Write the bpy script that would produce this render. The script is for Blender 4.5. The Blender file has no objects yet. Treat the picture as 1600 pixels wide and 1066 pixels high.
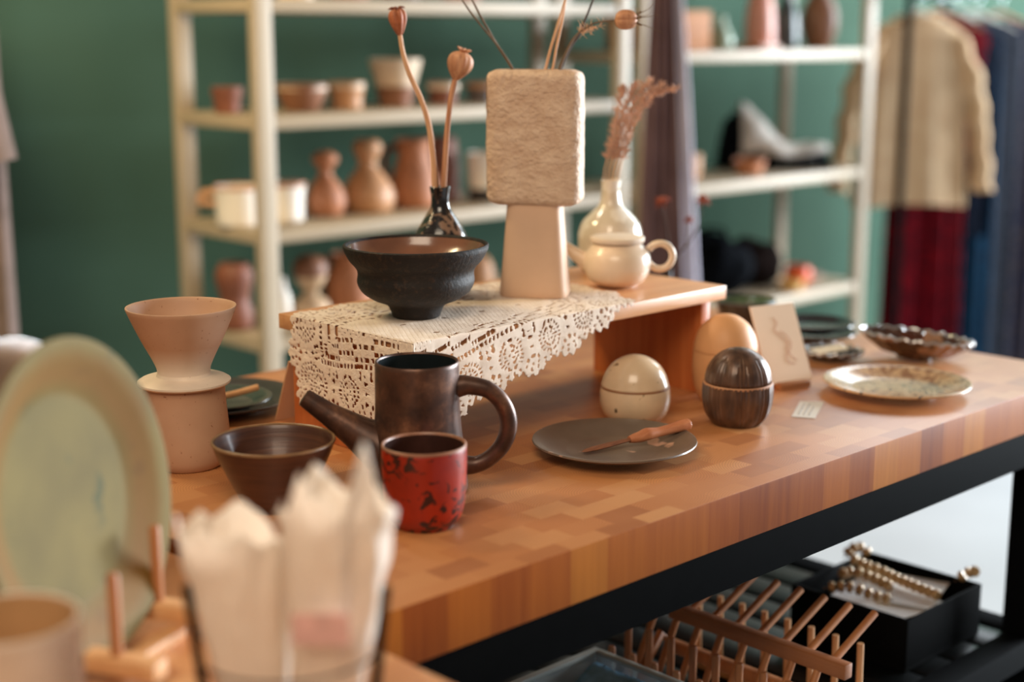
import bpy, bmesh, math, random
import numpy as np
from mathutils import Vector, Matrix, noise as mnoise

rnd = random.Random(7)
PI = math.pi
S = bpy.context.scene
COL = S.collection

# ------------------------------------------------------------------ camera
YAW, PITCH = 0.8027452, 0.2051057        # azimuth from +X, tilt below the horizontal
cam_d = bpy.data.cameras.new('camera')
cam = bpy.data.objects.new('camera', cam_d)
COL.objects.link(cam)
S.camera = cam
cam.location = (0, 0, 1.38)
fwd = Vector((math.cos(YAW) * math.cos(PITCH), math.sin(YAW) * math.cos(PITCH), -math.sin(PITCH)))
cam.rotation_euler = fwd.to_track_quat('-Z', 'Y').to_euler()
cam_d.sensor_width = 36
cam_d.lens = 52.34
cam_d.clip_start = 0.02
cam_d.dof.use_dof = True
cam_d.dof.focus_distance = 1.66
cam_d.dof.aperture_fstop = 2.0

# ------------------------------------------------------------------ light
S.view_settings.view_transform = 'Standard'
S.view_settings.look = 'None'
S.view_settings.gamma = 1
S.view_settings.exposure = -0.05
S.view_settings.use_curve_mapping = False
S.cycles.use_denoising = True
S.cycles.max_bounces = 6

wd = bpy.data.worlds.new('world')
S.world = wd
wd.use_nodes = True
bg = wd.node_tree.nodes['Background']
bg.inputs[0].default_value = (1.0, 0.85, 0.72, 1)
bg.inputs[1].default_value = 0.14


def area(name, loc, target, sx, sy, power, col):
    d = bpy.data.lights.new(name, 'AREA')
    d.shape = 'RECTANGLE'
    d.size, d.size_y = sx, sy
    d.energy = power
    d.color = col
    o = bpy.data.objects.new(name, d)
    COL.objects.link(o)
    o.location = loc
    o.rotation_euler = (Vector(target) - Vector(loc)).to_track_quat('-Z', 'Y').to_euler()
    return o


# daylight through the shop window (to the right), warm ceiling lamp and spot, added wall and glare lights
area('window_daylight', (9.6, -0.9, 2.1), (1.6, 1.1, 0.9), 5.0, 2.8, 2100, (0.84, 0.93, 1.0))
area('warm_fill_lamp', (-0.35, 0.15, 2.65), (1.1, 1.2, 0.9), 1.2, 1.2, 36, (1.0, 0.83, 0.63))
area('warm_fill_lamp', (0.6, 2.3, 2.4), (1.45, 3.35, 1.15), 0.5, 0.5, 40, (1.0, 0.80, 0.46))  # unseen light added to warm and brighten the left wall
area('glare_panel', (5.6, 2.3, 2.7), (4.6, 1.9, 1.0), 1.6, 1.2, 44, (0.86, 0.94, 1.0))  # unseen cool panel added for glare on the table's right end and rims
area('ceiling_spot', (1.3, 2.35, 2.6), (1.25, 1.4, 1.0), 0.10, 0.10, 3.0, (1.0, 0.85, 0.70))


# ------------------------------------------------------------------ materials
def srgb(r, g, b):
    f = lambda c: ((c / 255) / 12.92) if c <= 10 else (((c / 255) + 0.055) / 1.055) ** 2.4
    return (f(r), f(g), f(b), 1)


class NT:
    def __init__(s, name):
        s.m = bpy.data.materials.new(name)
        s.m.use_nodes = True
        s.t = s.m.node_tree
        s.b = s.t.nodes['Principled BSDF']
        s.tc = None

    def n(s, typ, **kw):
        x = s.t.nodes.new(typ)
        for k, v in kw.items():
            setattr(x, k, v)
        return x

    def l(s, a, b):
        s.t.links.new(a, b)

    def obj(s, scale=(1, 1, 1), rot=(0, 0, 0)):
        if s.tc is None:
            s.tc = s.n('ShaderNodeTexCoord')
        mp = s.n('ShaderNodeMapping')
        mp.inputs['Scale'].default_value = scale
        mp.inputs['Rotation'].default_value = rot
        s.l(s.tc.outputs['Object'], mp.inputs['Vector'])
        return mp.outputs[0]

    def noise(s, vec, scale, detail=3, rough=.5, dist=0):
        x = s.n('ShaderNodeTexNoise')
        x.inputs['Scale'].default_value = scale
        x.inputs['Detail'].default_value = detail
        x.inputs['Roughness'].default_value = rough
        x.inputs['Distortion'].default_value = dist
        s.l(vec, x.inputs['Vector'])
        return x.outputs['Fac']

    def ramp(s, fac, stops, interp='LINEAR'):
        x = s.n('ShaderNodeValToRGB')
        x.color_ramp.interpolation = interp
        e = x.color_ramp.elements
        while len(e) < len(stops):
            e.new(0.5)
        for i, (p, c) in enumerate(stops):
            e[i].position = p
            e[i].color = c if len(c) == 4 else (*c, 1)
        s.l(fac, x.inputs[0])
        return x.outputs[0]

    def mix(s, fac, a, b, mode='MIX'):
        x = s.n('ShaderNodeMix', data_type='RGBA', blend_type=mode)
        if isinstance(fac, (int, float)):
            x.inputs[0].default_value = fac
        else:
            s.l(fac, x.inputs[0])
        for v, i in ((a, 6), (b, 7)):
            if isinstance(v, tuple):
                x.inputs[i].default_value = v
            else:
                s.l(v, x.inputs[i])
        return x.outputs[2]

    def bump(s, h, strength=.3, dist=.002):
        x = s.n('ShaderNodeBump')
        x.inputs['Strength'].default_value = strength
        x.inputs['Distance'].default_value = dist
        s.l(h, x.inputs['Height'])
        s.l(x.outputs[0], s.b.inputs['Normal'])

    def col(s, c):
        if isinstance(c, tuple):
            s.b.inputs['Base Color'].default_value = c
        else:
            s.l(c, s.b.inputs['Base Color'])

    def p(s, rough=.5, metal=0, spec=.5, coat=0):
        s.b.inputs['Roughness'].default_value = rough
        s.b.inputs['Metallic'].default_value = metal
        s.b.inputs['Specular IOR Level'].default_value = spec
        s.b.inputs['Coat Weight'].default_value = coat
        s.b.inputs['Coat Roughness'].default_value = .12
        return s


def dim(c, k):
    return (c[0] * k, c[1] * k, c[2] * k, 1)


def plain(name, c, rough=.5, var=.18, scale=30, metal=0, spec=.5, coat=0, bump=.1, bscale=180):
    """a colour with soft uneven mottling and a fine surface grain"""
    t = NT(name)
    v = t.obj()
    n = t.noise(v, scale, 4)
    t.col(t.ramp(n, [(.3, dim(c, 1 - var)), (.7, dim(c, 1 + var))]))
    t.p(rough, metal, spec, coat)
    if bump:
        t.bump(t.noise(v, bscale, 3), bump, .001)
    return t.m


def speckled(name, c, spots, rough=.5, coat=0, var=.12, spec=.5):
    """glaze with spots: spots = [(colour, scale, threshold)]"""
    t = NT(name)
    v = t.obj()
    o = t.ramp(t.noise(v, 22, 4), [(.3, dim(c, 1 - var)), (.7, dim(c, 1 + var))])
    for sc, scale, th in spots:
        n = t.noise(v, scale, 2, .5)
        k = t.ramp(n, [(th, (0, 0, 0)), (min(th + .03, 1), (1, 1, 1))])
        o = t.mix(k, o, sc)
    t.col(o)
    t.p(rough, 0, spec, coat)
    t.bump(t.noise(v, 140, 3), .08, .001)
    return t.m


def wood(name, c1, c2, rough=.45, axis='X', scale=1.0, spec=.4):
    t = NT(name)
    sc = {'X': (1.2, 22, 22), 'Y': (22, 1.2, 22), 'Z': (22, 22, 1.2)}[axis]
    v = t.obj(tuple(a * scale for a in sc))
    n = t.noise(v, 3.0, 5, .6, .6)
    t.col(t.ramp(n, [(.28, c1), (.72, c2)]))
    t.p(rough, 0, spec)
    t.bump(n, .12, .001)
    return t.m


def butcher_top():
    """end grain blocks in a running bond; every block has its own tone and its own growth rings"""
    t = NT('end_grain_butcher_block')
    v = t.obj()

    def mth(op, a, b=None):
        x = t.n('ShaderNodeMath', operation=op)
        for i, q in enumerate((a, b)):
            if q is None:
                continue
            if isinstance(q, (int, float)):
                x.inputs[i].default_value = q
            else:
                t.l(q, x.inputs[i])
        return x.outputs[0]
    BW, BH = .056, .030
    sep = t.n('ShaderNodeSeparateXYZ')
    t.l(v, sep.inputs[0])
    yy = mth('DIVIDE', sep.outputs[1], BH)
    row = mth('FLOOR', yy)
    wr = t.n('ShaderNodeTexWhiteNoise', noise_dimensions='1D')
    t.l(row, wr.inputs['W'])
    xx = mth('ADD', mth('DIVIDE', sep.outputs[0], BW), wr.outputs['Value'])
    colm = mth('FLOOR', xx)
    u = mth('MULTIPLY', mth('SUBTRACT', mth('FRACT', xx), .5), BW)
    w_ = mth('MULTIPLY', mth('SUBTRACT', mth('FRACT', yy), .5), BH)
    cb = t.n('ShaderNodeCombineXYZ')
    t.l(colm, cb.inputs[0])
    t.l(row, cb.inputs[1])
    wn = t.n('ShaderNodeTexWhiteNoise', noise_dimensions='3D')
    t.l(cb.outputs[0], wn.inputs['Vector'])
    sc = t.n('ShaderNodeSeparateColor')
    t.l(wn.outputs['Color'], sc.inputs[0])
    cu_ = mth('MULTIPLY', mth('SUBTRACT', sc.outputs[0], .5), .10)
    cv_ = mth('MULTIPLY', mth('SUBTRACT', sc.outputs[1], .5), .12)
    du, dv_ = mth('SUBTRACT', u, cu_), mth('SUBTRACT', w_, cv_)
    dist = mth('SQRT', mth('ADD', mth('MULTIPLY', du, du), mth('MULTIPLY', dv_, dv_)))
    wob_ = mth('MULTIPLY', t.noise(v, 60, 2), .004)
    ring = mth('SINE', mth('MULTIPLY', mth('ADD', dist, wob_), 2 * PI / .0030))
    ring = mth('ADD', mth('MULTIPLY', ring, .5), .5)
    o = t.ramp(wn.outputs['Value'], [(0, srgb(160, 98, 54)), (.25, srgb(180, 114, 64)), (.7, srgb(192, 128, 76)), (1, srgb(202, 144, 92))])
    o = t.mix(mth('MULTIPLY', ring, .36), o, srgb(136, 78, 42))
    o = t.mix(t.ramp(t.noise(v, 7, 3), [(.35, (0, 0, 0)), (.75, (.35, .35, .35))]), o, srgb(202, 138, 90))
    t.col(o)
    t.p(.38, 0, .7)
    t.bump(t.noise(v, 260, 2), .06, .001)
    return t.m


def butcher_side(axis):
    t = NT('butcher_block_edge')
    if axis == 'X':
        v = t.obj((1, 0, 0))
    else:
        v = t.obj((0, 1, 0), (0, 0, 0))
    # staves: random tone per stave
    sep = t.n('ShaderNodeSeparateXYZ')
    t.l(v, sep.inputs[0])
    m = t.n('ShaderNodeMath', operation='MULTIPLY')
    m.inputs[1].default_value = 1 / .052
    t.l(sep.outputs[0 if axis == 'X' else 1], m.inputs[0])
    nw = t.n('ShaderNodeMath', operation='FLOOR')
    t.l(m.outputs[0], nw.inputs[0])
    wn = t.n('ShaderNodeTexWhiteNoise', noise_dimensions='1D')
    t.l(nw.outputs[0], wn.inputs['W'])
    base = t.ramp(wn.outputs['Value'], [(0, srgb(118, 54, 14)), (.35, srgb(148, 76, 22)), (.7, srgb(162, 90, 28)), (1, srgb(184, 116, 42))])
    g = t.noise(t.obj((14, 14, .8)), 7, 4, .55, .4)
    t.col(t.mix(.3, base, t.ramp(g, [(.3, srgb(124, 58, 16)), (.7, srgb(174, 100, 36))])))
    t.p(.55, 0, .12)
    t.bump(g, .08, .001)
    return t.m


M = {}
M['block_top'] = butcher_top()
M['block_side'] = butcher_side('X')
M['block_end'] = butcher_side('Y')
M['black_steel'] = plain('black_powder_coated_steel', srgb(10, 11, 12), .8, .1, 40, 0, .02)
M['slat_steel'] = plain('black_satin_slat', srgb(10, 12, 13), .3, .1, 40, 0, .22)
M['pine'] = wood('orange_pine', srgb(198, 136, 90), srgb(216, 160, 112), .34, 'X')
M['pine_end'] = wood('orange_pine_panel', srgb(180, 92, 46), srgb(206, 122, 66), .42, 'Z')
M['white_paint'] = plain('white_painted_shelf', srgb(168, 150, 126), .5, .03, 8, 0, .4, 0, .05)
M['dowel'] = wood('brown_dowel', srgb(150, 92, 54), srgb(186, 124, 76), .45, 'Z', .6)
M['dowel_light'] = wood('pale_dowel', srgb(196, 140, 92), srgb(220, 170, 122), .45, 'Z', .6)
M['rail_dark'] = wood('brown_rail', srgb(128, 76, 46), srgb(160, 102, 62), .45, 'Y', .6)


# ------------------------------------------------------------------ mesh tools
def mesh_obj(name, verts, faces, mat=None, parent=None, smooth=True, angle=40, loc=None, mats=None, fmat=None):
    me = bpy.data.meshes.new(name)
    me.from_pydata([tuple(v) for v in verts], [], [tuple(f) for f in faces])
    me.update()
    o = bpy.data.objects.new(name, me)
    COL.objects.link(o)
    for mm in (mats or ([mat] if mat else [])):
        me.materials.append(mm)
    if fmat is not None:
        me.polygons.foreach_set('material_index', fmat)
    if smooth:
        me.polygons.foreach_set('use_smooth', [True] * len(me.polygons))
        me.set_sharp_from_angle(angle=math.radians(angle))
    if parent:
        o.parent = parent
    if loc:
        o.location = loc
    return o


class MB:
    """collects shapes that together are one mesh"""
    def __init__(s):
        s.v, s.f, s.mi = [], [], []

    def add(s, vs, fs, mi=0, mat4=None):
        k = len(s.v)
        s.v += [tuple(mat4 @ Vector(v)) if mat4 else tuple(v) for v in vs]
        s.f += [tuple(i + k for i in f) for f in fs]
        s.mi += [mi] * len(fs)
        return s

    def box(s, x0, x1, y0, y1, z0, z1, b=.002, mi=0, mat4=None, taper=0):
        bm = bmesh.new()
        bmesh.ops.create_cube(bm, size=1)
        for v in bm.verts:
            v.co = Vector((x0 + (v.co.x + .5) * (x1 - x0), y0 + (v.co.y + .5) * (y1 - y0), z0 + (v.co.z + .5) * (z1 - z0)))
        if b:
            bmesh.ops.bevel(bm, geom=bm.edges[:], offset=b, segments=2, profile=.5, affect='EDGES')
        bm.verts.index_update()
        s.add([v.co[:] for v in bm.verts], [[v.index for v in f.verts] for f in bm.faces], mi, mat4)
        bm.free()
        return s

    def tube(s, pts, rad, n=10, mi=0, cap=True, flat=1.0):
        v, f = tube_geo(pts, rad, n, cap, flat)
        return s.add(v, f, mi)

    def lathe(s, prof, n=48, mi=0, mat4=None, **kw):
        v, f = lathe_geo(prof, n, **kw)
        return s.add(v, f, mi, mat4)

    def build(s, name, mat=None, parent=None, loc=None, smooth=True, angle=40, mats=None):
        return mesh_obj(name, s.v, s.f, mat, parent, smooth, angle, loc, mats, s.mi if mats else None)


def catmull(pts, k=5):
    pts = [Vector(p) for p in pts]
    out = []
    for i in range(len(pts) - 1):
        p0 = pts[i - 1] if i else pts[0] * 2 - pts[1]
        p1, p2 = pts[i], pts[i + 1]
        p3 = pts[i + 2] if i + 2 < len(pts) else pts[-1] * 2 - pts[-2]
        for j in range(k):
            t = j / k
            out.append(.5 * ((2 * p1) + (p2 - p0) * t + (2 * p0 - 5 * p1 + 4 * p2 - p3) * t * t + (3 * p1 - p0 - 3 * p2 + p3) * t ** 3))
    out.append(pts[-1])
    return out


def tube_geo(pts, rad, n=10, cap=True, flat=1.0):
    pts = [Vector(p) for p in pts]
    if not hasattr(rad, '__len__'):
        rad = [rad] * len(pts)
    if len(rad) != len(pts):      # spread radii along the path
        src = list(rad)
        rad = []
        for i in range(len(pts)):
            t = i / (len(pts) - 1) * (len(src) - 1)
            a = min(int(t), len(src) - 2)
            rad.append(src[a] + (src[a + 1] - src[a]) * (t - a))
    V, F = [], []
    tan0 = (pts[1] - pts[0]).normalized()
    ref = Vector((0, 0, 1)) if abs(tan0.z) < .9 else Vector((1, 0, 0))
    u = tan0.cross(ref).normalized()
    for i, p in enumerate(pts):
        a = pts[max(0, i - 1)]
        b = pts[min(len(pts) - 1, i + 1)]
        t = (b - a).normalized()
        u = (u - t * u.dot(t)).normalized()
        w = t.cross(u)
        for j in range(n):
            an = 2 * PI * j / n
            V.append(p + (u * math.cos(an) + w * math.sin(an) * flat) * rad[i])
    for i in range(len(pts) - 1):
        for j in range(n):
            F.append((i * n + j, i * n + (j + 1) % n, (i + 1) * n + (j + 1) % n, (i + 1) * n + j))
    if cap:
        F.append(tuple(range(n - 1, -1, -1)))
        F.append(tuple((len(pts) - 1) * n + j for j in range(n)))
    return V, F


def lathe_geo(prof, n=48, ribs=0, amp=0, wob=0, seed=0, rib_range=None):
    """closed or open profile of (r, z) spun about z; r==0 ends become poles"""
    V, F, rows = [], [], []
    for r, z in prof:
        if r < 1e-6:
            rows.append([len(V)])
            V.append((0, 0, z))
        else:
            row = []
            for j in range(n):
                a = 2 * PI * j / n
                k = 1
                if ribs and (rib_range is None or rib_range[0] <= z <= rib_range[1]):
                    k += amp * (abs(math.sin(a * ribs / 2)) - .5)
                if wob:
                    k += wob * mnoise.noise(Vector((math.cos(a) * 1.3, math.sin(a) * 1.3, z * 18 + seed)))
                row.append(len(V))
                V.append((r * k * math.cos(a), r * k * math.sin(a), z))
            rows.append(row)
    for a, b in zip(rows[:-1], rows[1:]):
        if len(a) == 1 and len(b) == 1:
            continue
        for j in range(n):
            j2 = (j + 1) % n
            if len(a) == 1:
                F.append((a[0], b[j2], b[j]))
            elif len(b) == 1:
                F.append((a[j], a[j2], b[0]))
            else:
                F.append((a[j], a[j2], b[j2], b[j]))
    return V, F


def sm(prof, k=4):
    return [(max(p.x, 0), p.y) for p in catmull([(r, z, 0) for r, z in prof], k)]


def vessel(outer, t=.004, floor=.006, k=4, smooth=True):
    """outer profile bottom->rim; returns a closed wall with the inside hollow"""
    o = sm(outer, k) if smooth else list(outer)
    top_r, top_z = o[-1]
    inner = []
    for i, (r, z) in enumerate(o):
        if z <= floor:
            continue
        inner.append((max(r - t, .001), z))
    inner = inner[::-1]
    if inner:
        inner[0] = (top_r - t, top_z - t * .15)
    mid = [(top_r - t * .25, top_z + t * .3), (top_r - t * .7, top_z + t * .28)]
    rf = max(inner[-1][0] * .8, .001) if inner else .01
    return [(0, 0)] + [(o[0][0], 0.0)] + o[1:] + mid + inner + [(rf, floor), (0, floor)]


def thing(name, label, cat, loc=(0, 0, 0), rz=0, group=None):
    o = bpy.data.objects.new(name, None)
    o.empty_display_size = .02
    COL.objects.link(o)
    o.location = loc
    o.rotation_euler = (0, 0, rz)
    return tag(o, label, cat, group)


def tag(o, label, cat, group=None):
    o['label'] = label
    o['category'] = cat
    if group:
        o['group'] = group
    return o


def struct(o):
    o['kind'] = 'structure'
    return o


def copy_thing(src, label=None, loc=None, rz=None):
    c = src.copy()
    COL.objects.link(c)
    if label:
        c['label'] = label
    if loc:
        c.location = loc
    if rz is not None:
        c.rotation_euler = (0, 0, rz)
    for ch in list(src.children):
        d = ch.copy()
        COL.objects.link(d)
        d.parent = c
        for g in list(ch.children):
            e = g.copy()
            COL.objects.link(e)
            e.parent = d
    return c


FACE = YAW - PI / 2           # turns local +x to the viewer's right, local -y to the viewer
RV = Vector((math.sin(YAW), -math.cos(YAW), 0))
HV = Vector((math.cos(YAW), math.sin(YAW), 0))
TZ = 0.90

# ------------------------------------------------------------------ room
def wall_mat():
    t = NT('green_wall_paint')
    v = t.obj()
    n = t.noise(v, 1.3, 3)
    t.col(t.ramp(n, [(.3, srgb(60, 83, 70)), (.7, srgb(70, 92, 77))]))
    t.p(.85, 0, .04)
    t.bump(t.noise(v, 120, 3), .06, .002)
    return t.m


def floor_mat():
    t = NT('pale_concrete_floor')
    v = t.obj()
    n = t.noise(v, 1.6, 5)
    t.col(t.ramp(n, [(.3, srgb(184, 186, 188)), (.7, srgb(198, 200, 202))]))
    t.p(.45, 0, .4)
    return t.m


struct(MB().box(-2.5, 12, 3.35, 3.5, 0, 3.0, 0).build('wall_back', wall_mat(), smooth=False))
struct(MB().box(-2.5, 12, -5.0, 3.5, -.1, 0, 0).build('floor', floor_mat(), smooth=False))
struct(MB().box(-2.5, 12, 3.33, 3.35, 0, .09, .003).build('baseboard_back', M['white_paint'], smooth=False))

# ------------------------------------------------------------------ display tables
def table(name, label, x0, x1, y0, y1, legs):
    t = thing(name, label, 'table', ((x0 + x1) / 2, (y0 + y1) / 2, 0))
    cx, cy = t.location.x, t.location.y
    mb = MB()
    mb.box(x0 - cx, x1 - cx, y0 - cy, y1 - cy, .843, TZ, .0022)
    o = mb.build('tabletop', None, t, mats=[M['block_top'], M['block_side'], M['block_end']])
    for p in o.data.polygons:
        n = p.normal
        p.material_index = 0 if abs(n.z) > .6 else (1 if abs(n.y) >= abs(n.x) else 2)
    a = MB()
    i = .006
    for (xa, xb, ya, yb) in ((x0 + i, x1 - i, y0 + .002, y0 + .042), (x0 + i, x1 - i, y1 - .042, y1 - i),
                             (x0 + i, x0 + .046, y0 + .042, y1 - .042), (x1 - .046, x1 - i, y0 + .042, y1 - .042)):
        a.box(xa - cx, xb - cx, ya - cy, yb - cy, .793, .843, .001)
    a.build('apron', M['black_steel'], t)
    for lx, ly in legs:
        MB().box(lx - cx, lx + .08 - cx, ly - cy, ly + .05 - cy, 0, .793, .001).build('leg', M['black_steel'], t)
    return t, cx, cy


tb, cx, cy = table('display_table', 'long butcher block display table on a black steel frame, carrying the riser and pottery',
                   .716, 2.055, .9235, 1.75, ((.74, .925), (1.938, .925), (.74, 1.69), (1.938, 1.69)))
for (xa, xb, ya, yb) in ((.82, 1.938, .925, .965), (.82, 1.938, 1.70, 1.74), (1.941, 1.985, .975, 1.69)):
    MB().box(xa - cx, xb - cx, ya - cy, yb - cy, .485, .525, .001).build('lower_rail', M['black_steel'], tb)
k = 0
for i in range(15):
    x = .84 + i * .0733
    MB().box(x - cx, x + .062 - cx, .965 - cy, 1.70 - cy, .512, .524, .001).build('slat', M['slat_steel'], tb)

table('display_table', 'neighbouring butcher block table at the near left, under the green plate and dish rack',
      -.75, .694, .42, 1.75, ((-.73, .44), (.60, .44), (-.73, 1.69), (.60, 1.69)))

# ------------------------------------------------------------------ riser
RT = 1.045
rs = thing('display_riser', 'orange pine riser bench with a lace doily on its top, standing on the display table', 'riser', (1.306, 1.346, TZ))
ox, oy = 1.306, 1.346
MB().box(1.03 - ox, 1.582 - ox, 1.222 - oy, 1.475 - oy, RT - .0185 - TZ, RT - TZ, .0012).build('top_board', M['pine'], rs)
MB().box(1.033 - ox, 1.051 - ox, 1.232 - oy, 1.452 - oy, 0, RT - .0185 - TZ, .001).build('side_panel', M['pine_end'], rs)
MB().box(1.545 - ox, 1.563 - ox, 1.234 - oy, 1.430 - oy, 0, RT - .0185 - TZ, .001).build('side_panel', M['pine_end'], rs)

# ------------------------------------------------------------------ lace doily
def lace():
    ctr = np.array([1.165, 1.315])
    ctl = [(.925, 1.425), (.917, 1.36), (.925, 1.28), (.925, 1.20), (.935, 1.132), (.985, 1.112), (1.05, 1.113), (1.11, 1.130), (1.17, 1.148), (1.25, 1.166),
           (1.31, 1.184), (1.35, 1.203), (1.395, 1.224), (1.43, 1.30), (1.43, 1.40), (1.38, 1.450), (1.27, 1.462), (1.12, 1.460), (1.03, 1.452), (.965, 1.444)]
    # closed smooth outline
    P = [Vector((*c, 0)) for c in ctl]
    n = len(P)
    out = []
    for i in range(n):
        p0, p1, p2, p3 = P[i - 1], P[i], P[(i + 1) % n], P[(i + 2) % n]
        for j in range(24):
            t = j / 24
            out.append(.5 * ((2 * p1) + (p2 - p0) * t + (2 * p0 - 5 * p1 + 4 * p2 - p3) * t * t + (3 * p1 - p0 - 3 * p2 + p3) * t ** 3))
    B = np.array([(p.x, p.y) for p in out])
    seg = np.linalg.norm(np.roll(B, -1, 0) - B, axis=1)
    arc = np.concatenate([[0], np.cumsum(seg)[:-1]])
    L = seg.sum()
    h = .0016
    xs = np.arange(.905, 1.445, h)
    ys = np.arange(1.100, 1.475, h)
    X, Y = np.meshgrid(xs, ys, indexing='ij')
    pts = np.stack([X.ravel(), Y.ravel()], 1)
    D = np.empty(len(pts))
    A = np.empty(len(pts))
    for a in range(0, len(pts), 4000):
        q = pts[a:a + 4000]
        d2 = ((q[:, None, :] - B[None]) ** 2).sum(2)
        i = d2.argmin(1)
        D[a:a + 4000] = np.sqrt(d2[np.arange(len(q)), i])
        A[a:a + 4000] = arc[i]
    # inside test
    x, y = pts[:, 0], pts[:, 1]
    ins = np.zeros(len(pts), bool)
    xj, yj = np.roll(B[:, 0], 1), np.roll(B[:, 1], 1)
    for (xa, ya, xb, yb) in zip(B[:, 0], B[:, 1], xj, yj):
        c = ((ya > y) != (yb > y)) & (x < (xb - xa) * (y - ya) / (yb - ya + 1e-12) + xa)
        ins ^= c
    D = np.where(ins, D, -D)
    nm = round(L / .066)
    per = L / nm
    sc = per / 5
    edge = D - .004 + .0026 * np.cos(2 * PI * A / sc) + .0052 * np.cos(2 * PI * A / per)
    sol = np.full(len(pts), .004)
    SH = .00015                        # holes drawn in by the yarn

    def hole(f):                       # f>0 inside a hole, in metres
        np.minimum(sol, -(f - SH), out=sol)
    # edging: loops between picots
    u = ((A / sc) % 1 - .5) * sc
    hole(.0024 - np.hypot(u, (D - .0068) * .8))
    u2 = ((A / (sc * .8) + .5) % 1 - .5) * sc * .8
    hole(.0021 - np.hypot(u2 * .9, D - .0125))
    # medallions (pineapple motifs)
    um = ((A / per) % 1 - .5) * per
    vm = D - .036
    rr = np.hypot(um, vm)
    th = np.arctan2(vm, um)
    inm = rr < .0235

    def ring(r0, r1, nn, duty, ph=0):
        w = np.cos(nn * th + ph)
        s = (rr * (np.arccos(np.clip(-w, -1, 1)) / nn - (1 - duty) * PI / nn))     # arc distance past the bar
        f = np.minimum(np.minimum(rr - r0, r1 - rr), s)
        hole(np.where(inm, f, -1))
    ring(.0030, .0062, 6, .62)
    ring(.0082, .0128, 14, .60)
    ring(.0150, .0200, 22, .58, .6)
    # diamonds in the gaps between the medallions
    ug = ((A / per + .5) % 1 - .5) * per
    for dv, sz in ((.022, .0046), (.034, .0036), (.046, .0044), (.054, .0030)):
        hole(np.where(inm, -1, sz - (np.abs(ug) * 1.25 + np.abs(D - dv))))
    for su in (-.009, .009):
        for dv, sz in ((.019, .0026), (.052, .0028), (.0575, .0022)):
            hole(np.where(inm, -1, sz - np.hypot(ug - su, (D - dv) * .8)))
    # open-work row, then dense mesh with a few eyelets
    ur = ((A / .0062) % 1 - .5) * .0062
    for dv in (.0655,):
        hole(np.minimum(.0019 - np.abs(ur), .0030 - np.abs(D - dv)))
    for dv, ph in ((.0735, 0), (.0810, .5), (.0885, 0), (.0960, .5)):
        ur = ((A / .0056 + ph) % 1 - .5) * .0056
        wave = np.cos(2 * PI * (A / per + ph)) > -.15
        hole(np.where(wave, np.minimum(.0019 - np.abs(ur), .0030 - np.abs(D - dv)), -1))
    core = D > .101
    gx = (x / .0066 + .5 * (np.floor(y / .0052) % 2)) % 1 - .5
    gy = (y / .0052) % 1 - .5
    hole(np.where(core, .0013 - np.hypot(gx * .0066, gy * .0052), -1))
    gx = (x / .062) % 1 - .5
    gy = (y / .058) % 1 - .5
    hole(np.where(core, .0056 - (np.abs(gx) * .062 + np.abs(gy) * .058 * 1.4), -1))
    g = np.minimum(sol, edge).reshape(X.shape)
    # clip a triangle grid against g > 0
    nx, ny = X.shape
    V, F, cache = [], [], {}
    vid = -np.ones(X.shape, int)

    def gv(i, j):
        if vid[i, j] < 0:
            vid[i, j] = len(V)
            V.append((xs[i], ys[j]))
        return int(vid[i, j])

    def cut(a, b):
        key = (a, b) if a < b else (b, a)
        if key not in cache:
            ga, gb = g[key[0]], g[key[1]]
            t = ga / (ga - gb)
            t = min(max(t, .04), .96)
            cache[key] = len(V)
            V.append((xs[key[0][0]] * (1 - t) + xs[key[1][0]] * t, ys[key[0][1]] * (1 - t) + ys[key[1][1]] * t))
        return cache[key]
    for i in range(nx - 1):
        for j in range(ny - 1):
            q = ((i, j), (i + 1, j), (i + 1, j + 1), (i, j + 1))
            gs = [g[c] for c in q]
            if max(gs) <= 0:
                continue
            if min(gs) > 0:
                F.append([gv(*c) for c in q])
                continue
            for tri in ((q[0], q[1], q[2]), (q[0], q[2], q[3])):
                poly = []
                for k_ in range(3):
                    a, b = tri[k_], tri[(k_ + 1) % 3]
                    if g[a] > 0:
                        poly.append(gv(*a))
                    if (g[a] > 0) != (g[b] > 0):
                        poly.append(cut(a, b))
                if len(poly) >= 3:
                    F.append(poly)
    # drape over the riser's left end and front edge
    x0, y0, z0 = 1.0285, 1.2205, RT + .0007
    W = []
    for (px, py) in V:
        dx, dy = max(0, x0 - px), max(0, y0 - py)
        wv = .0012 * math.sin(px * 95) * math.sin(py * 110)
        if dx == 0 and dy == 0:
            W.append((px, py, z0 + .0001 + .0003 * (1 + math.sin(px * 140) * math.sin(py * 170))))
        else:
            r = math.hypot(dx, dy)
            th = math.atan2(dy, dx)
            fold = math.sin(2 * th) ** 2 if (dx > 0 and dy > 0) else 0
            ox_ = .26 * r * fold
            out_ = .0012 + .02 * r * r / .1 + abs(wv) * min(1, r / .02)
            bx = px if dx == 0 else x0
            by = py if dy == 0 else y0
            bx -= math.cos(th) * (ox_ + out_) if dx > 0 else 0
            by -= math.sin(th) * (ox_ + out_) if dy > 0 else 0
            zz = z0 - r * (1 - .06 * fold)
            if r < .003:
                zz = z0 - r * r / .006
            W.append((bx, by, zz + .0001))
    t = NT('cream_crochet_cotton')
    v = t.obj()
    t.col(t.ramp(t.noise(v, 60, 3), [(.3, srgb(230, 208, 188)), (.7, srgb(242, 224, 206))]))
    t.p(.9, 0, .1)
    w = t.n('ShaderNodeTexWave')
    w.inputs['Scale'].default_value = 330
    w.inputs['Distortion'].default_value = 3
    t.l(v, w.inputs['Vector'])
    t.bump(w.outputs['Fac'], .5, .0008)
    o = mesh_obj('lace_doily', W, F, t.m, None, True, 80)
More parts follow.
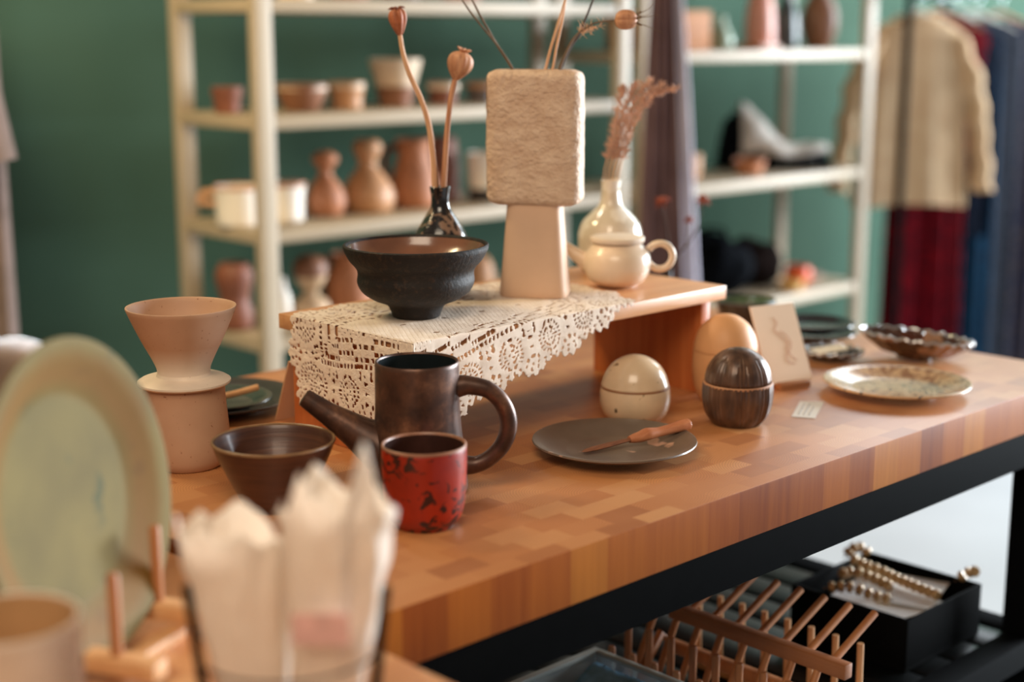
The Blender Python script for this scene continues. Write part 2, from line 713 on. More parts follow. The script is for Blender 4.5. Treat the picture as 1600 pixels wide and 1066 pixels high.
    md = o.modifiers.new('thickness', 'SOLIDIFY')
    md.thickness = .0009
    md.offset = 1
    return tag(o, 'cream crochet lace doily draped over the left end and front edge of the pine riser', 'doily')


lace()
LZ = RT + .0024      # what stands on the lace


# ------------------------------------------------------------------ pottery on the table
def bronze():
    t = NT('bronze_metallic_glaze')
    v = t.obj()
    n = t.noise(v, 26, 5, .65)
    n2 = t.noise(v, 90, 4)
    o = t.ramp(n, [(.3, srgb(52, 36, 30)), (.55, srgb(92, 62, 48)), (.75, srgb(146, 102, 76))])
    o = t.mix(t.ramp(n2, [(.5, (0, 0, 0)), (.7, (.5, .5, .5))]), o, srgb(56, 42, 38))
    t.col(o)
    t.p(.36, .4, .5)
    t.bump(n2, .15, .001)
    return t.m


M['bronze'] = bronze()
M['dark_inside'] = plain('dark_teal_glaze', srgb(26, 32, 34), .25, .3, 30, 0, .5, .3)

# kettle-like pourer
kt = thing('pouring_pot', 'bronze brown pouring pot with straight spout and looped handle, behind the red cup', 'teapot', (.985, 1.163, TZ), FACE)
o_ = [(.0485, 0), (.0525, .004), (.0526, .014), (.0509, .034), (.0474, .0595), (.0452, .083), (.0444, .104), (.0443, .125), (.0441, .1418)]
MB().lathe(vessel(o_, .0032, .008), 64).build('body', M['bronze'], kt)
MB().lathe(sm([(.0408, .1408), (.0409, .11), (.0416, .07), (.0440, .03), (.03, .0095), (.001, .0092)], 3), 48).build('glazed_inside', M['dark_inside'], kt)
sp = catmull([(-.0300, -.002, .044), (-.0430, -.004, .0525), (-.0660, -.007, .0690), (-.0930, -.010, .0880), (-.1171, -.012, .1060)], 6)
mb = MB()
v, f = tube_geo(sp, [.0300, .0255, .0180, .0122, .0096], 24, False)
mb.add(v, f)
n0 = len(sp) * 24
tip, dirn = sp[-1], (sp[-1] - sp[-3]).normalized()
v2, f2 = tube_geo([tip, tip + dirn * .0006, tip - dirn * .012], [.0096, .0080, .0072], 24, False)
mb.add(v2, f2)
v2, f2 = tube_geo([tip - dirn * .0121, tip - dirn * .013], [.0072, .0070], 24, True)
mb.add(v2, f2)
mb.build('spout', M['bronze'], kt, angle=50)
hp = catmull([(.0405, 0, .1150), (.0550, 0, .1160), (.0760, 0, .1105), (.0905, 0, .0950), (.0960, 0, .0745), (.0908, 0, .0540), (.0774, 0, .0380), (.0625, 0, .0300), (.0470, 0, .0290)], 6)
MB().tube(hp, [.0125, .0100, .0090, .0092, .0094, .0090, .0086, .0090, .0110], 18).build('handle', M['bronze'], kt)

# red cup
def red_glaze():
    t = NT('red_glaze_with_black_flecks')
    v = t.obj()
    o = t.ramp(t.noise(v, 20, 4), [(.3, srgb(128, 28, 10)), (.7, srgb(170, 42, 14))])
    n = t.noise(t.obj((1, 1, .9)), 92, 3, .5, 1.2)
    big = t.noise(v, 24, 2)
    th = t.n('ShaderNodeMath', operation='MULTIPLY')
    t.l(n, th.inputs[0])
    a = t.n('ShaderNodeMath', operation='ADD')
    a.inputs[1].default_value = .56
    t.l(big, a.inputs[0])
    t.l(a.outputs[0], th.inputs[1])
    k = t.ramp(th.outputs[0], [(.612, (0, 0, 0)), (.640, (.93, .93, .93))])
    t.col(t.mix(k, o, srgb(30, 18, 16)))
    t.p(.38, 0, .4, .12)
    t.bump(n, .2, .001)
    return t.m


cp = thing('cup', 'red handleless cup with black flecks and dark inside, in front of the bronze pot', 'cup', (.9182, 1.0751, TZ), FACE)
o_ = [(.0275, 0), (.0290, .0022), (.0345, .0085), (.0378, .015), (.0398, .026), (.0412, .046), (.0421, .066), (.0421, .0825)]
body = vessel(o_, .0028, .006)
MB().lathe(body, 64).build('body', red_glaze(), cp)
MB().lathe(sm([(.0392, .0815), (.0388, .06), (.0376, .03), (.034, .014), (.02, .0072), (.001, .007)], 3), 48).build('glazed_inside', plain('dark_brown_glaze', srgb(58, 34, 28), .3, .3, 40, 0, .5, .2), cp)
MB().lathe([(.0392, .0815), (.0396, .0834), (.0408, .0844), (.0420, .0836), (.0423, .0822), (.0423, .0815), (.0418, .0815)], 64).build('rim', plain('brown_rim', srgb(150, 104, 80), .4, .2, 60), cp)

# brown bowl
def brown_wood_glaze():
    t = NT('brown_streaked_glaze')
    v = t.obj((4, 4, 90))
    n = t.noise(v, 2, 4, .6, .5)
    n2 = t.noise(t.obj(), 18, 4)
    o = t.ramp(n, [(.3, srgb(66, 38, 28)), (.7, srgb(98, 60, 42))])
    t.col(t.mix(t.ramp(n2, [(.5, (0, 0, 0)), (.75, (.5, .5, .5))]), o, srgb(112, 72, 50)))
    t.p(.38, .1, .5, .15)
    t.bump(n, .25, .001)
    return t.m


M['brown_streak'] = brown_wood_glaze()
bl = thing('bowl', 'brown streaked conical bowl left of the bronze pot spout', 'bowl', (.8448, 1.2252, TZ), FACE)
o_ = [(.0275, 0), (.0295, .002), (.0345, .009), (.0455, .031), (.0570, .0555), (.0628, .0710)]
MB().lathe(vessel(o_, .0030, .006), 72, wob=.008).build('body', M['brown_streak'], bl)
MB().lathe([(.0600, .0702), (.0603, .0722), (.0617, .0732), (.0629, .0724), (.0632, .0705), (.0628, .0700)], 72, wob=.008).build('rim', plain('worn_tan_rim', srgb(132, 98, 66), .4, .25, 50), bl)

# coffee dripper on its server
def dripper_mat():
    t = NT('matte_sand_stoneware')
    v = t.obj()
    o = t.ramp(t.noise(v, 14, 3), [(.3, srgb(188, 146, 116)), (.7, srgb(202, 162, 132))])
    k = t.ramp(t.noise(v, 240, 2), [(.70, (0, 0, 0)), (.74, (1, 1, 1))])
    t.col(t.mix(k, o, srgb(150, 104, 76)))
    t.p(.55, 0, .35)
    return t.m


M['sand'] = dripper_mat()


def dipped_mat():
    m_ = dripper_mat()
    t = NT.__new__(NT)
    t.m, t.t, t.tc = m_, m_.node_tree, None
    t.b = t.t.nodes['Principled BSDF']
    src = t.b.inputs['Base Color'].links[0].from_socket
    sp_ = t.n('ShaderNodeSeparateXYZ')
    t.l(t.obj(), sp_.inputs[0])
    k = t.ramp(sp_.outputs[2], [(.024, (1, 1, 1)), (.046, (0, 0, 0))])
    t.col(t.mix(k, src, srgb(222, 202, 182)))
    return m_


M['dipped'] = dipped_mat()
M['white_band'] = speckled('off_white_glaze', srgb(226, 206, 184), [(srgb(180, 146, 118), 260, .72)], .5)
sv = thing('coffee_server', 'sand coloured stoneware coffee server with small handle, under the pour over dripper', 'jug', (.8626, 1.4206, TZ), FACE)
o_ = [(.0355, 0), (.0385, .002), (.0435, .010), (.0468, .024), (.0475, .040), (.0462, .060), (.0450, .075), (.0444, .0925)]
MB().lathe(vessel(o_, .003, .006), 64).build('body', M['sand'], sv)
hp = catmull([(-.043, 0, .082), (-.054, 0, .082), (-.0585, 0, .074), (-.0585, 0, .058), (-.054, 0, .048), (-.044, 0, .046)], 5)
MB().tube(hp, .0048, 12).build('handle', M['sand'], sv)
dr = thing('coffee_dripper', 'sand coloured cone coffee dripper with white base flange, sitting on the server', 'dripper', (.8626, 1.4206, TZ + .0935), FACE)
zz = .0935
o_ = [(.0290, .0130), (.0300, .0205), (.0357, .0335), (.0441, .0500), (.0532, .0700), (.0605, .0875)]
o2 = sm(o_, 4)
prof = o2 + [(.0604, .0888), (.0588, .0890), (.0578, .0880)] + [(max(r - .0032, .004), z) for r, z in reversed(o2)] + [(.006, .0125), (.006, .0005)]
MB().lathe(prof, 72).build('cone', M['dipped'], dr)
fl = [(.006, .0004), (.040, .0004), (.0495, .0010), (.0516, .0030), (.0514, .0050), (.048, .0072), (.036, .0090), (.0305, .0108), (.0292, .0135), (.0288, .0170), (.0296, .0205), (.0282, .0206), (.027, .014), (.006, .0125)]
MB().lathe(fl, 72).build('flange', M['white_band'], dr)

# dark bowl on the riser
def dark_clay():
    t = NT('rough_black_clay')
    v = t.obj()
    n = t.noise(v, 160, 4, .6)
    n2 = t.noise(v, 14, 3)
    o = t.ramp(n2, [(.3, srgb(26, 23, 21)), (.7, srgb(42, 35, 30))])
    t.col(t.mix(t.ramp(n, [(.52, (0, 0, 0)), (.70, (.55, .55, .55))]), o, srgb(72, 52, 38)))
    t.p(.62, 0, .3)
    t.bump(n, .6, .0016)
    return t.m


db = thing('bowl', 'large black clay bowl with stepped foot standing on the lace', 'bowl', (1.13, 1.3336, LZ), FACE)
o_ = [(.0265, 0), (.0285, .0015), (.0300, .006), (.0335, .0135), (.0395, .0175), (.0520, .0225), (.0640, .0310), (.0695, .0420), (.0688, .0530), (.0712, .0600), (.0790, .0690), (.0850, .0800), (.0862, .0860)]
MB().lathe(vessel(o_, .0045, .012, 5), 80, wob=.012).build('body', dark_clay(), db)
MB().lathe(sm([(.0812, .0842), (.0760, .0735), (.0668, .0620), (.0640, .0520), (.0600, .0360), (.0440, .0235), (.02, .0185), (.001, .0182)], 4), 64, wob=.012).build('glazed_inside', plain('brown_satin_glaze', srgb(120, 80, 60), .22, .25, 20, 0, .5, .5), db)

# stone vase
def stone_mat():
    t = NT('rough_cream_stoneware')
    v = t.obj((1, 1, 1.3))
    n = t.noise(v, 52, 5, .62, .4)
    n2 = t.noise(v, 150, 3)
    t.col(t.ramp(n, [(.3, srgb(202, 166, 138)), (.7, srgb(226, 196, 168))]))
    t.p(.6, 0, .35)
    a = t.n('ShaderNodeMath', operation='ADD')
    t.l(n, a.inputs[0])
    t.l(n2, a.inputs[1])
    t.bump(a.outputs[0], 1.0, .0036)
    return t.m


def rounded_block(wx, wy, z0, z1, rnd_=.012, e=5.0, bulge=0, nz=22, na=64, top_open=None):
    """superellipse section block"""
    V, F = [], []
    rows = []
    zs = []
    H = z1 - z0
    for i in range(nz + 1):
        t = i / nz
        zs.append(z0 + H * t)
    prof = []
    for z in zs:
        d = min(z - z0, z1 - z)
        k = 0
        if d < rnd_:
            k = rnd_ - math.sqrt(max(rnd_ ** 2 - (rnd_ - d) ** 2, 0))
        prof.append((k, z))
    for k, z in prof:
        row = []
        tt = (z - z0) / H
        bl_ = 1 + bulge * math.sin(PI * tt)
        for j in range(na):
            a = 2 * PI * j / na
            c, s = math.cos(a), math.sin(a)
            x = math.copysign(abs(c) ** (2 / e), c) * (wx - k) * bl_
            y = math.copysign(abs(s) ** (2 / e), s) * (wy - k) * bl_
            row.append(len(V))
            V.append((x, y, z))
        rows.append(row)
    for a, b in zip(rows[:-1], rows[1:]):
        for j in range(na):
            F.append((a[j], a[(j + 1) % na], b[(j + 1) % na], b[j]))
    F.append(tuple(reversed(rows[0])))
    if top_open:
        ax, ay, dp = top_open
        ring = []
        for zq in (z1, z1 - dp):
            row = []
            for j in range(na):
                a = 2 * PI * j / na
                row.append(len(V))
                V.append((ax * math.cos(a), ay * math.sin(a), zq))
            ring.append(row)
        for a, b in ((rows[-1], ring[0]), (ring[0], ring[1])):
            for j in range(na):
                F.append((a[j], a[(j + 1) % na], b[(j + 1) % na], b[j]))
        F.append(tuple(ring[1]))
    else:
        F.append(tuple(rows[-1]))
    return V, F


M['stone'] = stone_mat()
M['smooth_stone'] = plain('smooth_cream_stoneware', srgb(216, 178, 148), .55, .06, 16, 0, .35)
SVX, SVY = 1.3369, 1.3413
vs = thing('vase', 'tall cream vase with a rough square block body on a tapered pedestal', 'vase', (SVX, SVY, LZ), FACE - math.radians(11))
v, f = rounded_block(.0600, .031, .1170, .2860, .011, 5.0, .012, 46, 96, (.045, .018, .06))
V2 = []
for p in v:
    q = Vector(p)
    nn = Vector((p[0] / .06, p[1] / .031 * .8, 0))
    q += nn.normalized() * .0009 * mnoise.fractal(q * 95, 1, 2, 4) if nn.length > .3 else Vector()
    V2.append(q)
MB().add(V2, f).build('block_body', M['stone'], vs, angle=60)
V, F = [], []
rows = []
for i in range(25):
    t = i / 24
    z = .1185 * t
    wx = .0445 - .0098 * t ** .9
    wy = .030 - .006 * t
    if z < .002:
        wx -= .0015
        wy -= .0015
    rows.append((wx, wy, z))
NA = 72
for wx, wy, z in rows:
    for j in range(NA):
        a = 2 * PI * j / NA
        c, s = math.cos(a), math.sin(a)
        V.append((math.copysign(abs(c) ** .45, c) * wx, math.copysign(abs(s) ** .45, s) * wy, z))
for i in range(24):
    for j in range(NA):
        F.append((i * NA + j, i * NA + (j + 1) % NA, (i + 1) * NA + (j + 1) % NA, (i + 1) * NA + j))
F.append(tuple(reversed(range(NA))))
F.append(tuple(24 * NA + j for j in range(NA)))
MB().add(V, F).build('pedestal', M['smooth_stone'], vs, angle=60)

# twigs and seed heads in the stone vase: (viewer's right, depth, up) from the rim centre
M['twig'] = wood('dry_twig', srgb(92, 72, 56), srgb(128, 102, 78), .7, 'Z', 3)
M['twig_dark'] = wood('dark_twig', srgb(52, 42, 36), srgb(80, 62, 50), .7, 'Z', 3)
M['straw'] = wood('pale_straw', srgb(206, 150, 108), srgb(226, 178, 138), .6, 'Z', 3)
M['pod'] = wood('dry_seed_pod', srgb(170, 108, 74), srgb(214, 160, 120), .6, 'Z', 3)
RIM = Vector((SVX, SVY, LZ + .2855))
PX = .000825


def fr(px, py, dep=0):
    """offsets from the vase rim: right and up in units of 0.825 mm, depth in metres"""
    return RIM + RV * (px * PX) + HV * dep + Vector((0, 0, py * PX * 1.01))


def stem(name, label, pts, rad, mat, group=None, cat='dried stem'):
    base = Vector(pts[0])
    o = MB().tube([p - base for p in catmull(pts, 7)], rad, 8).build(name, mat)
    o.location = base
    return tag(o, label, cat, group)


stem('dry_twig', 'thin grey dried stem leaning farthest left in the cream block vase', [fr(-8, -45, 0), fr(-36, 4, 0), fr(-58, 36, .004), (fr(-80, 62, .006)), fr(-101, 88, .01), fr(-128, 125, .012)], [.0014, .0012, .0010], M['twig'])
stem('dry_twig', 'brown dried stem leaning left, right beside the grey one in the block vase', [fr(-6, -45, .006), fr(-37, 4, .006), fr(-62, 42, .01), fr(-84, 80, .012), fr(-104, 118, .014), fr(-116, 145, .016)], [.0016, .0014, .0011], M['twig'])
stem('straw', 'pale straw standing nearly upright in the block vase, the left of two', [fr(3, -45, 0), fr(14, -2, 0), fr(24, 36, .002), fr(36, 75, .003), fr(46, 108, .004), fr(56, 150, .006)], [.0020, .0018, .0014], M['straw'], cat='straw')
stem('straw', 'pale straw standing nearly upright in the block vase, the right of two', [fr(12, -45, .004), fr(25, -2, .004), fr(32, 36, .005), fr(40, 72, .006), fr(45, 105, .007), fr(50, 150, .008)], [.0017, .0015, .0012], M['straw'], cat='straw')
stem('dried_branch', 'dark dried branch leaning right in the block vase', [fr(18, -45, .008), fr(38, 0, .008), fr(52, 32, .008), fr(66, 52, .008), fr(74, 72, .009), fr(84, 96, .010), fr(100, 135, .012)], [.0020, .0021, .0018, .0014, .0012], M['twig_dark'], cat='branch')
# seed head on its own thin stem with a frizzy collar
sh = thing('seed_pod_stem', 'dried stem with a striped round seed pod pointing right, in the block vase', 'dried flower', fr(26, -45, -.004))
b0 = sh.location.copy()
P = [fr(26, -45, -.004), fr(36, 0, -.004), fr(50, 34, -.006), fr(62, 52, -.007), (fr(82, 66, -.008)), fr(100, 71, -.008), fr(118, 73, -.008)]
MB().tube([p - b0 for p in catmull(P, 6)], [.0019, .0016, .0012, .0010], 8).build('stem', M['twig'], sh)
mb = MB()
for i in range(46):
    t = rnd.random()
    a = fr(66 + 34 * t, 56 + 12 * t, -.0075) - b0
    d = Vector((rnd.uniform(-1, 1), rnd.uniform(-1, 1), rnd.uniform(-1, 1))).normalized() * rnd.uniform(.006, .014)
    d2 = d + Vector((rnd.uniform(-1, 1), rnd.uniform(-1, 1), rnd.uniform(-1, 1))) * .004
    mb.tube([a, a + d * .5, a + d2], [.0005, .0004, .0002], 4)
mb.build('frizzy_collar', M['straw'], sh)
# pod: ribbed ellipsoid whose axis points to the viewer's right
prof = sm([(0, 0), (.0066, .0016), (.0108, .006), (.0122, .0125), (.0115, .019), (.0088, .0245), (.0040, .0275), (0, .028)], 4)
ax = (RV + Vector((0, 0, .04))).normalized()
q = ax.to_track_quat('Z', 'Y').to_matrix().to_4x4()
pm = Matrix.Translation(fr(118, 73, -.008) - b0) @ q
MB().lathe(prof, 60, ribs=8, amp=.13, mat4=pm).build('pod', M['pod'], sh)
mb = MB()
for i in range(5):
    a = 2 * PI * i / 5 + .4
    c = Vector((math.cos(a), math.sin(a), 0))
    mb.tube([pm @ (c * .004 + Vector((0, 0, .0262))), pm @ (c * .0075 + Vector((0, 0, .031))), pm @ (c * .0095 + Vector((0, 0, .0335)))], [.0022, .0014, .0006], 6)
    if i < 4:
        mb.tube([pm @ (c * .006 + Vector((0, 0, .030))), pm @ (c * .012 + Vector((0, 0, .042))), pm @ (c * .021 + Vector((0, 0, .046 + .004 * i)))], [.0006, .0004, .0002], 5)
mb.build('crown', M['twig'], sh)

# small dark vase with poppy heads
def splash():
    t = NT('black_glaze_with_pale_splashes')
    v = t.obj()
    n = t.noise(v, 75, 3, .6)
    k = t.ramp(n, [(.54, (0, 0, 0)), (.60, (1, 1, 1))])
    t.col(t.mix(k, srgb(30, 26, 26), srgb(138, 108, 88)))
    t.p(.16, 0, .6, .5)
    t.bump(n, .3, .002)
    return t.m


DVX, DVY = 1.252, 1.428
dv = thing('bud_vase', 'small black speckled bud vase holding two poppy heads, behind the black bowl', 'vase', (DVX, DVY, LZ), FACE)
o_ = [(.027, 0), (.031, .002), (.0375, .020), (.0392, .042), (.0375, .062), (.0320, .080), (.0220, .097), (.0138, .110), (.0117, .118), (.0118, .128), (.0135, .1385)]
MB().lathe(vessel(o_, .002, .006), 56).build('body', splash(), dv)
VR = Vector((DVX, DVY, LZ + .1385))
PV = 1.935 / 2326


def fv(px, py, dep=0):
    return VR + RV * (px * PV) + HV * dep + Vector((0, 0, py * PV * 1.01))


ps = thing('poppy_head', 'taller dried poppy with narrow pod on a curving stem in the black bud vase', 'dried flower', fv(-2, -60, .0))
b0 = ps.location.copy()
P = [fv(-2, -60), fv(-8, 0), fv(-10, 40), fv(-16, 92), fv(-28, 132), fv(-44, 168), fv(-54, 200), fv(-58, 226)]
MB().tube([p - b0 for p in catmull(P, 7)], [.0041, .0039, .0036, .0035, .0030, .0027], 12).build('stem', M['straw'], ps)
ax = (Vector((0, 0, 1)) - RV * .12).normalized()
pm = Matrix.Translation(fv(-58, 226) - b0) @ ax.to_track_quat('Z', 'Y').to_matrix().to_4x4()
MB().lathe(sm([(0, -.001), (.003, 0), (.0068, .008), (.0100, .0175), (.0102, .0245), (.0080, .030), (.0040, .032), (0, .0322)], 4), 48, ribs=7, amp=.26, mat4=pm).build('pod', plain('russet_pod', srgb(170, 98, 62), .6, .3, 120), ps)
mb = MB()
for i in range(7):
    a = 2 * PI * i / 7
    c = Vector((math.cos(a), math.sin(a), 0))
    mb.tube([pm @ (c * .003 + Vector((0, 0, .031))), pm @ (c * .0070 + Vector((0, 0, .0335))), pm @ (c * .0105 + Vector((0, 0, .0325)))], [.0018, .0018, .0008], 6)
mb.build('crown', plain('russet_crown', srgb(128, 68, 44), .6, .2, 120), ps)
ps = thing('poppy_head', 'dried poppy with round pale pod, the shorter one in the black bud vase', 'dried flower', fv(2, -60, .003))
b0 = ps.location.copy()
P = [fv(2, -60, .003), fv(5, 0, .003), fv(8, 40, .003), fv(12, 90, .003), (fv(18, 134, .003)), fv(24, 160, .003)]
MB().tube([p - b0 for p in catmull(P, 7)], [.0040, .0038, .0034, .0033], 12).build('stem', M['pod'], ps)
ax = (Vector((0, 0, 1)) + RV * .32).normalized()
pm = Matrix.Translation(fv(24, 160, .003) - b0) @ ax.to_track_quat('Z', 'Y').to_matrix().to_4x4()
MB().lathe(sm([(0, -.001), (.003, .0), (.0085, .006), (.0140, .0145), (.0158, .0225), (.0138, .0300), (.0085, .0345), (.003, .036), (0, .036)], 4), 56, ribs=10, amp=.10, mat4=pm).build('pod', M['pod'], ps)
mb = MB()
for i in range(9):
    a = 2 * PI * i / 9
    c = Vector((math.cos(a), math.sin(a), 0))
    mb.tube([pm @ (c * .001 + Vector((0, 0, .0358))), pm @ (c * .006 + Vector((0, 0, .0385))), pm @ (c * .0092 + Vector((0, 0, .0405)))], [.0014, .0016, .0009], 6)
mb.build('crown', M['pod'], ps)

# cream teapot
M['cream'] = plain('cream_glaze', srgb(226, 200, 172), .32, .05, 20, 0, .5, .25, .03)
tp = thing('teapot', 'small cream round teapot with flat lid and ring handle on the riser', 'teapot', (1.468, 1.318, LZ), FACE)
o_ = [(.0225, 0), (.0255, .0012), (.0360, .0070), (.0430, .0180), (.0452, .0290), (.0430, .0420), (.0360, .0520), (.0325, .0555)]
MB().lathe(vessel(o_, .0025, .004), 56).build('body', M['cream'], tp)
MB().lathe(sm([(.0, .0545), (.0290, .0545), (.0292, .0572), (.0346, .0582), (.0362, .0620), (.0350, .0655), (.020, .0668), (0, .0670)], 3), 56).build('lid', M['white_band'], tp)
hp = [(.0570 + .0172 * math.cos(a), 0, .0390 + .0172 * math.sin(a)) for a in [math.radians(150 - i * 300 / 26) for i in range(27)]]
MB().tube(hp, .0047, 14).build('handle', M['cream'], tp)
MB().tube(catmull([(-.036, .004, .030), (-.050, .006, .037), (-.062, .008, .046), (-.072, .009, .052)], 5), [.0135, .0100, .0078, .0068], 16).build('spout', M['cream'], tp)

# pearly bottle vase with a plume of grass
BX, BY = 1.553, 1.408
bv = thing('bottle_vase', 'pearl glazed bottle vase with narrow neck, holding a grass plume behind the cream teapot', 'vase', (BX, BY, LZ), FACE)
o_ = [(.036, 0), (.040, .002), (.0446, .016), (.0455, .036), (.0450, .054), (.0395, .070), (.0285, .082), (.0180, .092), (.0140, .104), (.0130, .118), (.0142, .1285)]
MB().lathe(vessel(o_, .002, .006), 56).build('body', speckled('pearl_glaze', srgb(218, 202, 180), [(srgb(236, 224, 208), 40, .55)], .14, .6), bv)
BR = Vector((BX, BY, LZ + .1285))
PB = 2.09 / 2326


def fb(px, py, dep=0):
    return BR + RV * (px * PB) + HV * dep + Vector((0, 0, py * PB * 1.01))


gp = thing('grass_plume', 'feathery dried grass plume bending right, in the pearl bottle vase', 'dried flower', fb(0, -60))
b0 = gp.location.copy()
stm, tuft = MB(), MB()
for s_ in range(5):
    dx = (s_ - 2) * 8
    P = [fb(dx * .3, -60, s_ * .001), fb(dx * .7, 0, s_ * .001), fb(8 + dx * .8, 40, .002 * s_), fb(22 + dx, 90, .004 * s_), fb(40 + dx * 1.6, 128, .005 * s_), fb(58 + dx * 2.6, 152 - abs(dx) * .8, .006 * s_)]
    pth = catmull(P, 8)
    stm.tube([p - b0 for p in pth], [.0010, .0009, .0006], 5)
    for i in range(280):
        t = rnd.uniform(.36, 1)
        k_ = t * (len(pth) - 1)
        a = pth[int(k_)].lerp(pth[min(int(k_) + 1, len(pth) - 1)], k_ % 1)
        up = (pth[min(int(k_) + 1, len(pth) - 1)] - pth[max(int(k_) - 1, 0)]).normalized()
        d = (up * .8 + Vector((rnd.uniform(-1, 1), rnd.uniform(-1, 1), rnd.uniform(-.8, .8)))).normalized() * rnd.uniform(.005, .011)
        tuft.tube([a - b0, a - b0 + d * .6, a - b0 + d], [.0005, .0008, .0003], 4)
stm.build('stem', M['straw'], gp)
tuft.build('tuft', plain('pinkish_grass', srgb(204, 160, 136), .8, .15, 80), gp)

# lidded egg jars
def egg(name, label, loc, prof_lo, prof_hi, mlo, mhi, ribs=0, rimmat=None, seam=None):
    t = thing(name, label, 'jar', loc, FACE)
    kw = dict(ribs=ribs, amp=.045) if ribs else {}
    rr, rz = prof_lo[-1]
    lo = [(0, 0), (prof_lo[0][0], 0)] + sm(prof_lo, 5)[1:] + [(rr - .003, rz), (rr - .004, rz - .012), (rr - .01, .012), (0, .008)]
    MB().lathe(lo, 96 if ribs else 56, **kw).build('base', mlo, t)
    hi = sm(prof_hi, 5)
    hi = [(0, hi[0][1])] + hi
    MB().lathe(hi, 96 if ribs else 56, **kw).build('lid', mhi, t)
    if rimmat:
        MB().lathe([(rr - .0030, rz), (rr - .0028, rz + .0012), (rr - .0008, rz + .0014), (rr + .0004, rz), (rr + .0002, rz - .002), (rr - .001, rz - .002)], 56).build('rim', rimmat, t)
    return t


cream_spk = speckled('cream_speckled_glaze', srgb(224, 194, 158), [(srgb(140, 112, 84), 75, .68), (srgb(96, 76, 56), 48, .73)], .25, .35)
egg('egg_jar', 'cream speckled egg shaped lidded jar behind the grey plate', (1.3734, 1.2075 - .008, TZ),
    [(.0285, 0), (.031, .0015), (.0395, .010), (.0438, .022), (.0443, .034), (.0428, .0448)],
    [(.0405, .0452), (.0424, .0462), (.0412, .0510), (.0372, .0620), (.0290, .0730), (.0170, .0810), (.006, .0842), (0, .0845)], cream_spk, cream_spk,
    rimmat=plain('brown_seam', srgb(150, 104, 70), .5, .1, 60))


def ribbed():
    t = NT('dark_bronze_ribbed_glaze')
    v = t.obj()
    n = t.noise(t.obj((1, 1, .35)), 90, 4)
    t.col(t.ramp(n, [(.3, srgb(66, 48, 40)), (.7, srgb(116, 84, 64))]))
    t.p(.34, .25, .5, .1)
    t.bump(n, .15, .001)
    return t.m


M['ribbed'] = ribbed()
egg('egg_jar', 'dark brown ribbed egg shaped lidded jar, between the grey plate and the leaning card', (1.4545, 1.1073 - .006, TZ),
    [(.0280, 0), (.0300, .002), (.0385, .0130), (.0425, .028), (.0434, .040), (.0428, .0525)],
    [(.0385, .0530), (.0402, .0560), (.0398, .0620), (.0366, .0730), (.0285, .0850), (.0165, .0935), (.006, .0965), (0, .0968)], M['ribbed'], M['ribbed'], 44,
    plain('unglazed_tan_rim', srgb(176, 124, 88), .6, .1, 60))
org = plain('matte_orange_clay', srgb(224, 164, 112), .5, .06, 25, 0, .4)
egg('egg_jar', 'matte orange egg shaped lidded jar, behind the dark ribbed one', (1.537, 1.186, TZ),
    [(.0300, 0), (.0320, .002), (.0395, .0180), (.0428, .040), (.0432, .055), (.0424, .0690)],
    [(.0410, .0695), (.0421, .0702), (.0412, .0780), (.0372, .0910), (.0290, .1040), (.0160, .1135), (.005, .1165), (0, .1168)], org, org)

# grey plate with spreader
def plate_prof(r, h=.014, t=.0035, foot=.55, flat=.62):
    return [(0, .002), (r * foot - .004, .002), (r * foot - .003, 0), (r * foot, 0), (r * foot + .001, .003), (r * flat, .0035), (r * .85, h * .62), (r * .985, h - .001), (r, h),
            (r * .995, h + .0018), (r * .975, h + .0018), (r * .84, h * .62 + t), (r * flat * 1.04, .0045 + t * .55), (r * flat * .95, .0038 + t * .5), (0, .0038 + t * .5)]


grey = speckled('grey_brown_glaze', srgb(112, 96, 82), [(srgb(206, 160, 134), 26, .665)], .34, .15)
o = MB().lathe(plate_prof(.0955, .0165, .0035, .5, .58), 96).build('plate', grey)
o.location = (1.2376 + .004, 1.1088 + .006, TZ)
tag(o, 'round grey brown plate with pale flecks, under the wooden spreader', 'plate')
ks = thing('butter_spreader', 'small wooden butter spreader lying across the grey plate', 'knife', (1.2376, 1.1088, TZ))
A_ = Vector((1.197, 1.124, .9095)) - ks.location
B_ = Vector((1.3395, 1.0835, .9235)) - ks.location
d_ = (B_ - A_).normalized()
pt = lambda t, up=0: A_.lerp(B_, t) + Vector((0, 0, up))
MB().tube([pt(0), pt(.03), pt(.12), pt(.25), pt(.36), pt(.45)], [.001, .0040, .0058, .0060, .0050, .0042], 12, flat=.42).build('blade', wood('dark_walnut', srgb(110, 66, 44), srgb(156, 100, 66), .45, 'X', 1.5), ks)
MB().tube(catmull([pt(.43), pt(.48), pt(.54), pt(.60, .001), pt(.70), pt(.82), pt(.92, .0005), pt(.985, .0008), pt(1.0, .0008)], 4), [.0046, .0066, .0078, .0088, .0068, .0070, .0080, .0078, .0045], 14, flat=.85).build('handle', wood('orange_wood', srgb(176, 104, 68), srgb(206, 136, 94), .42, 'X', 1.5), ks)

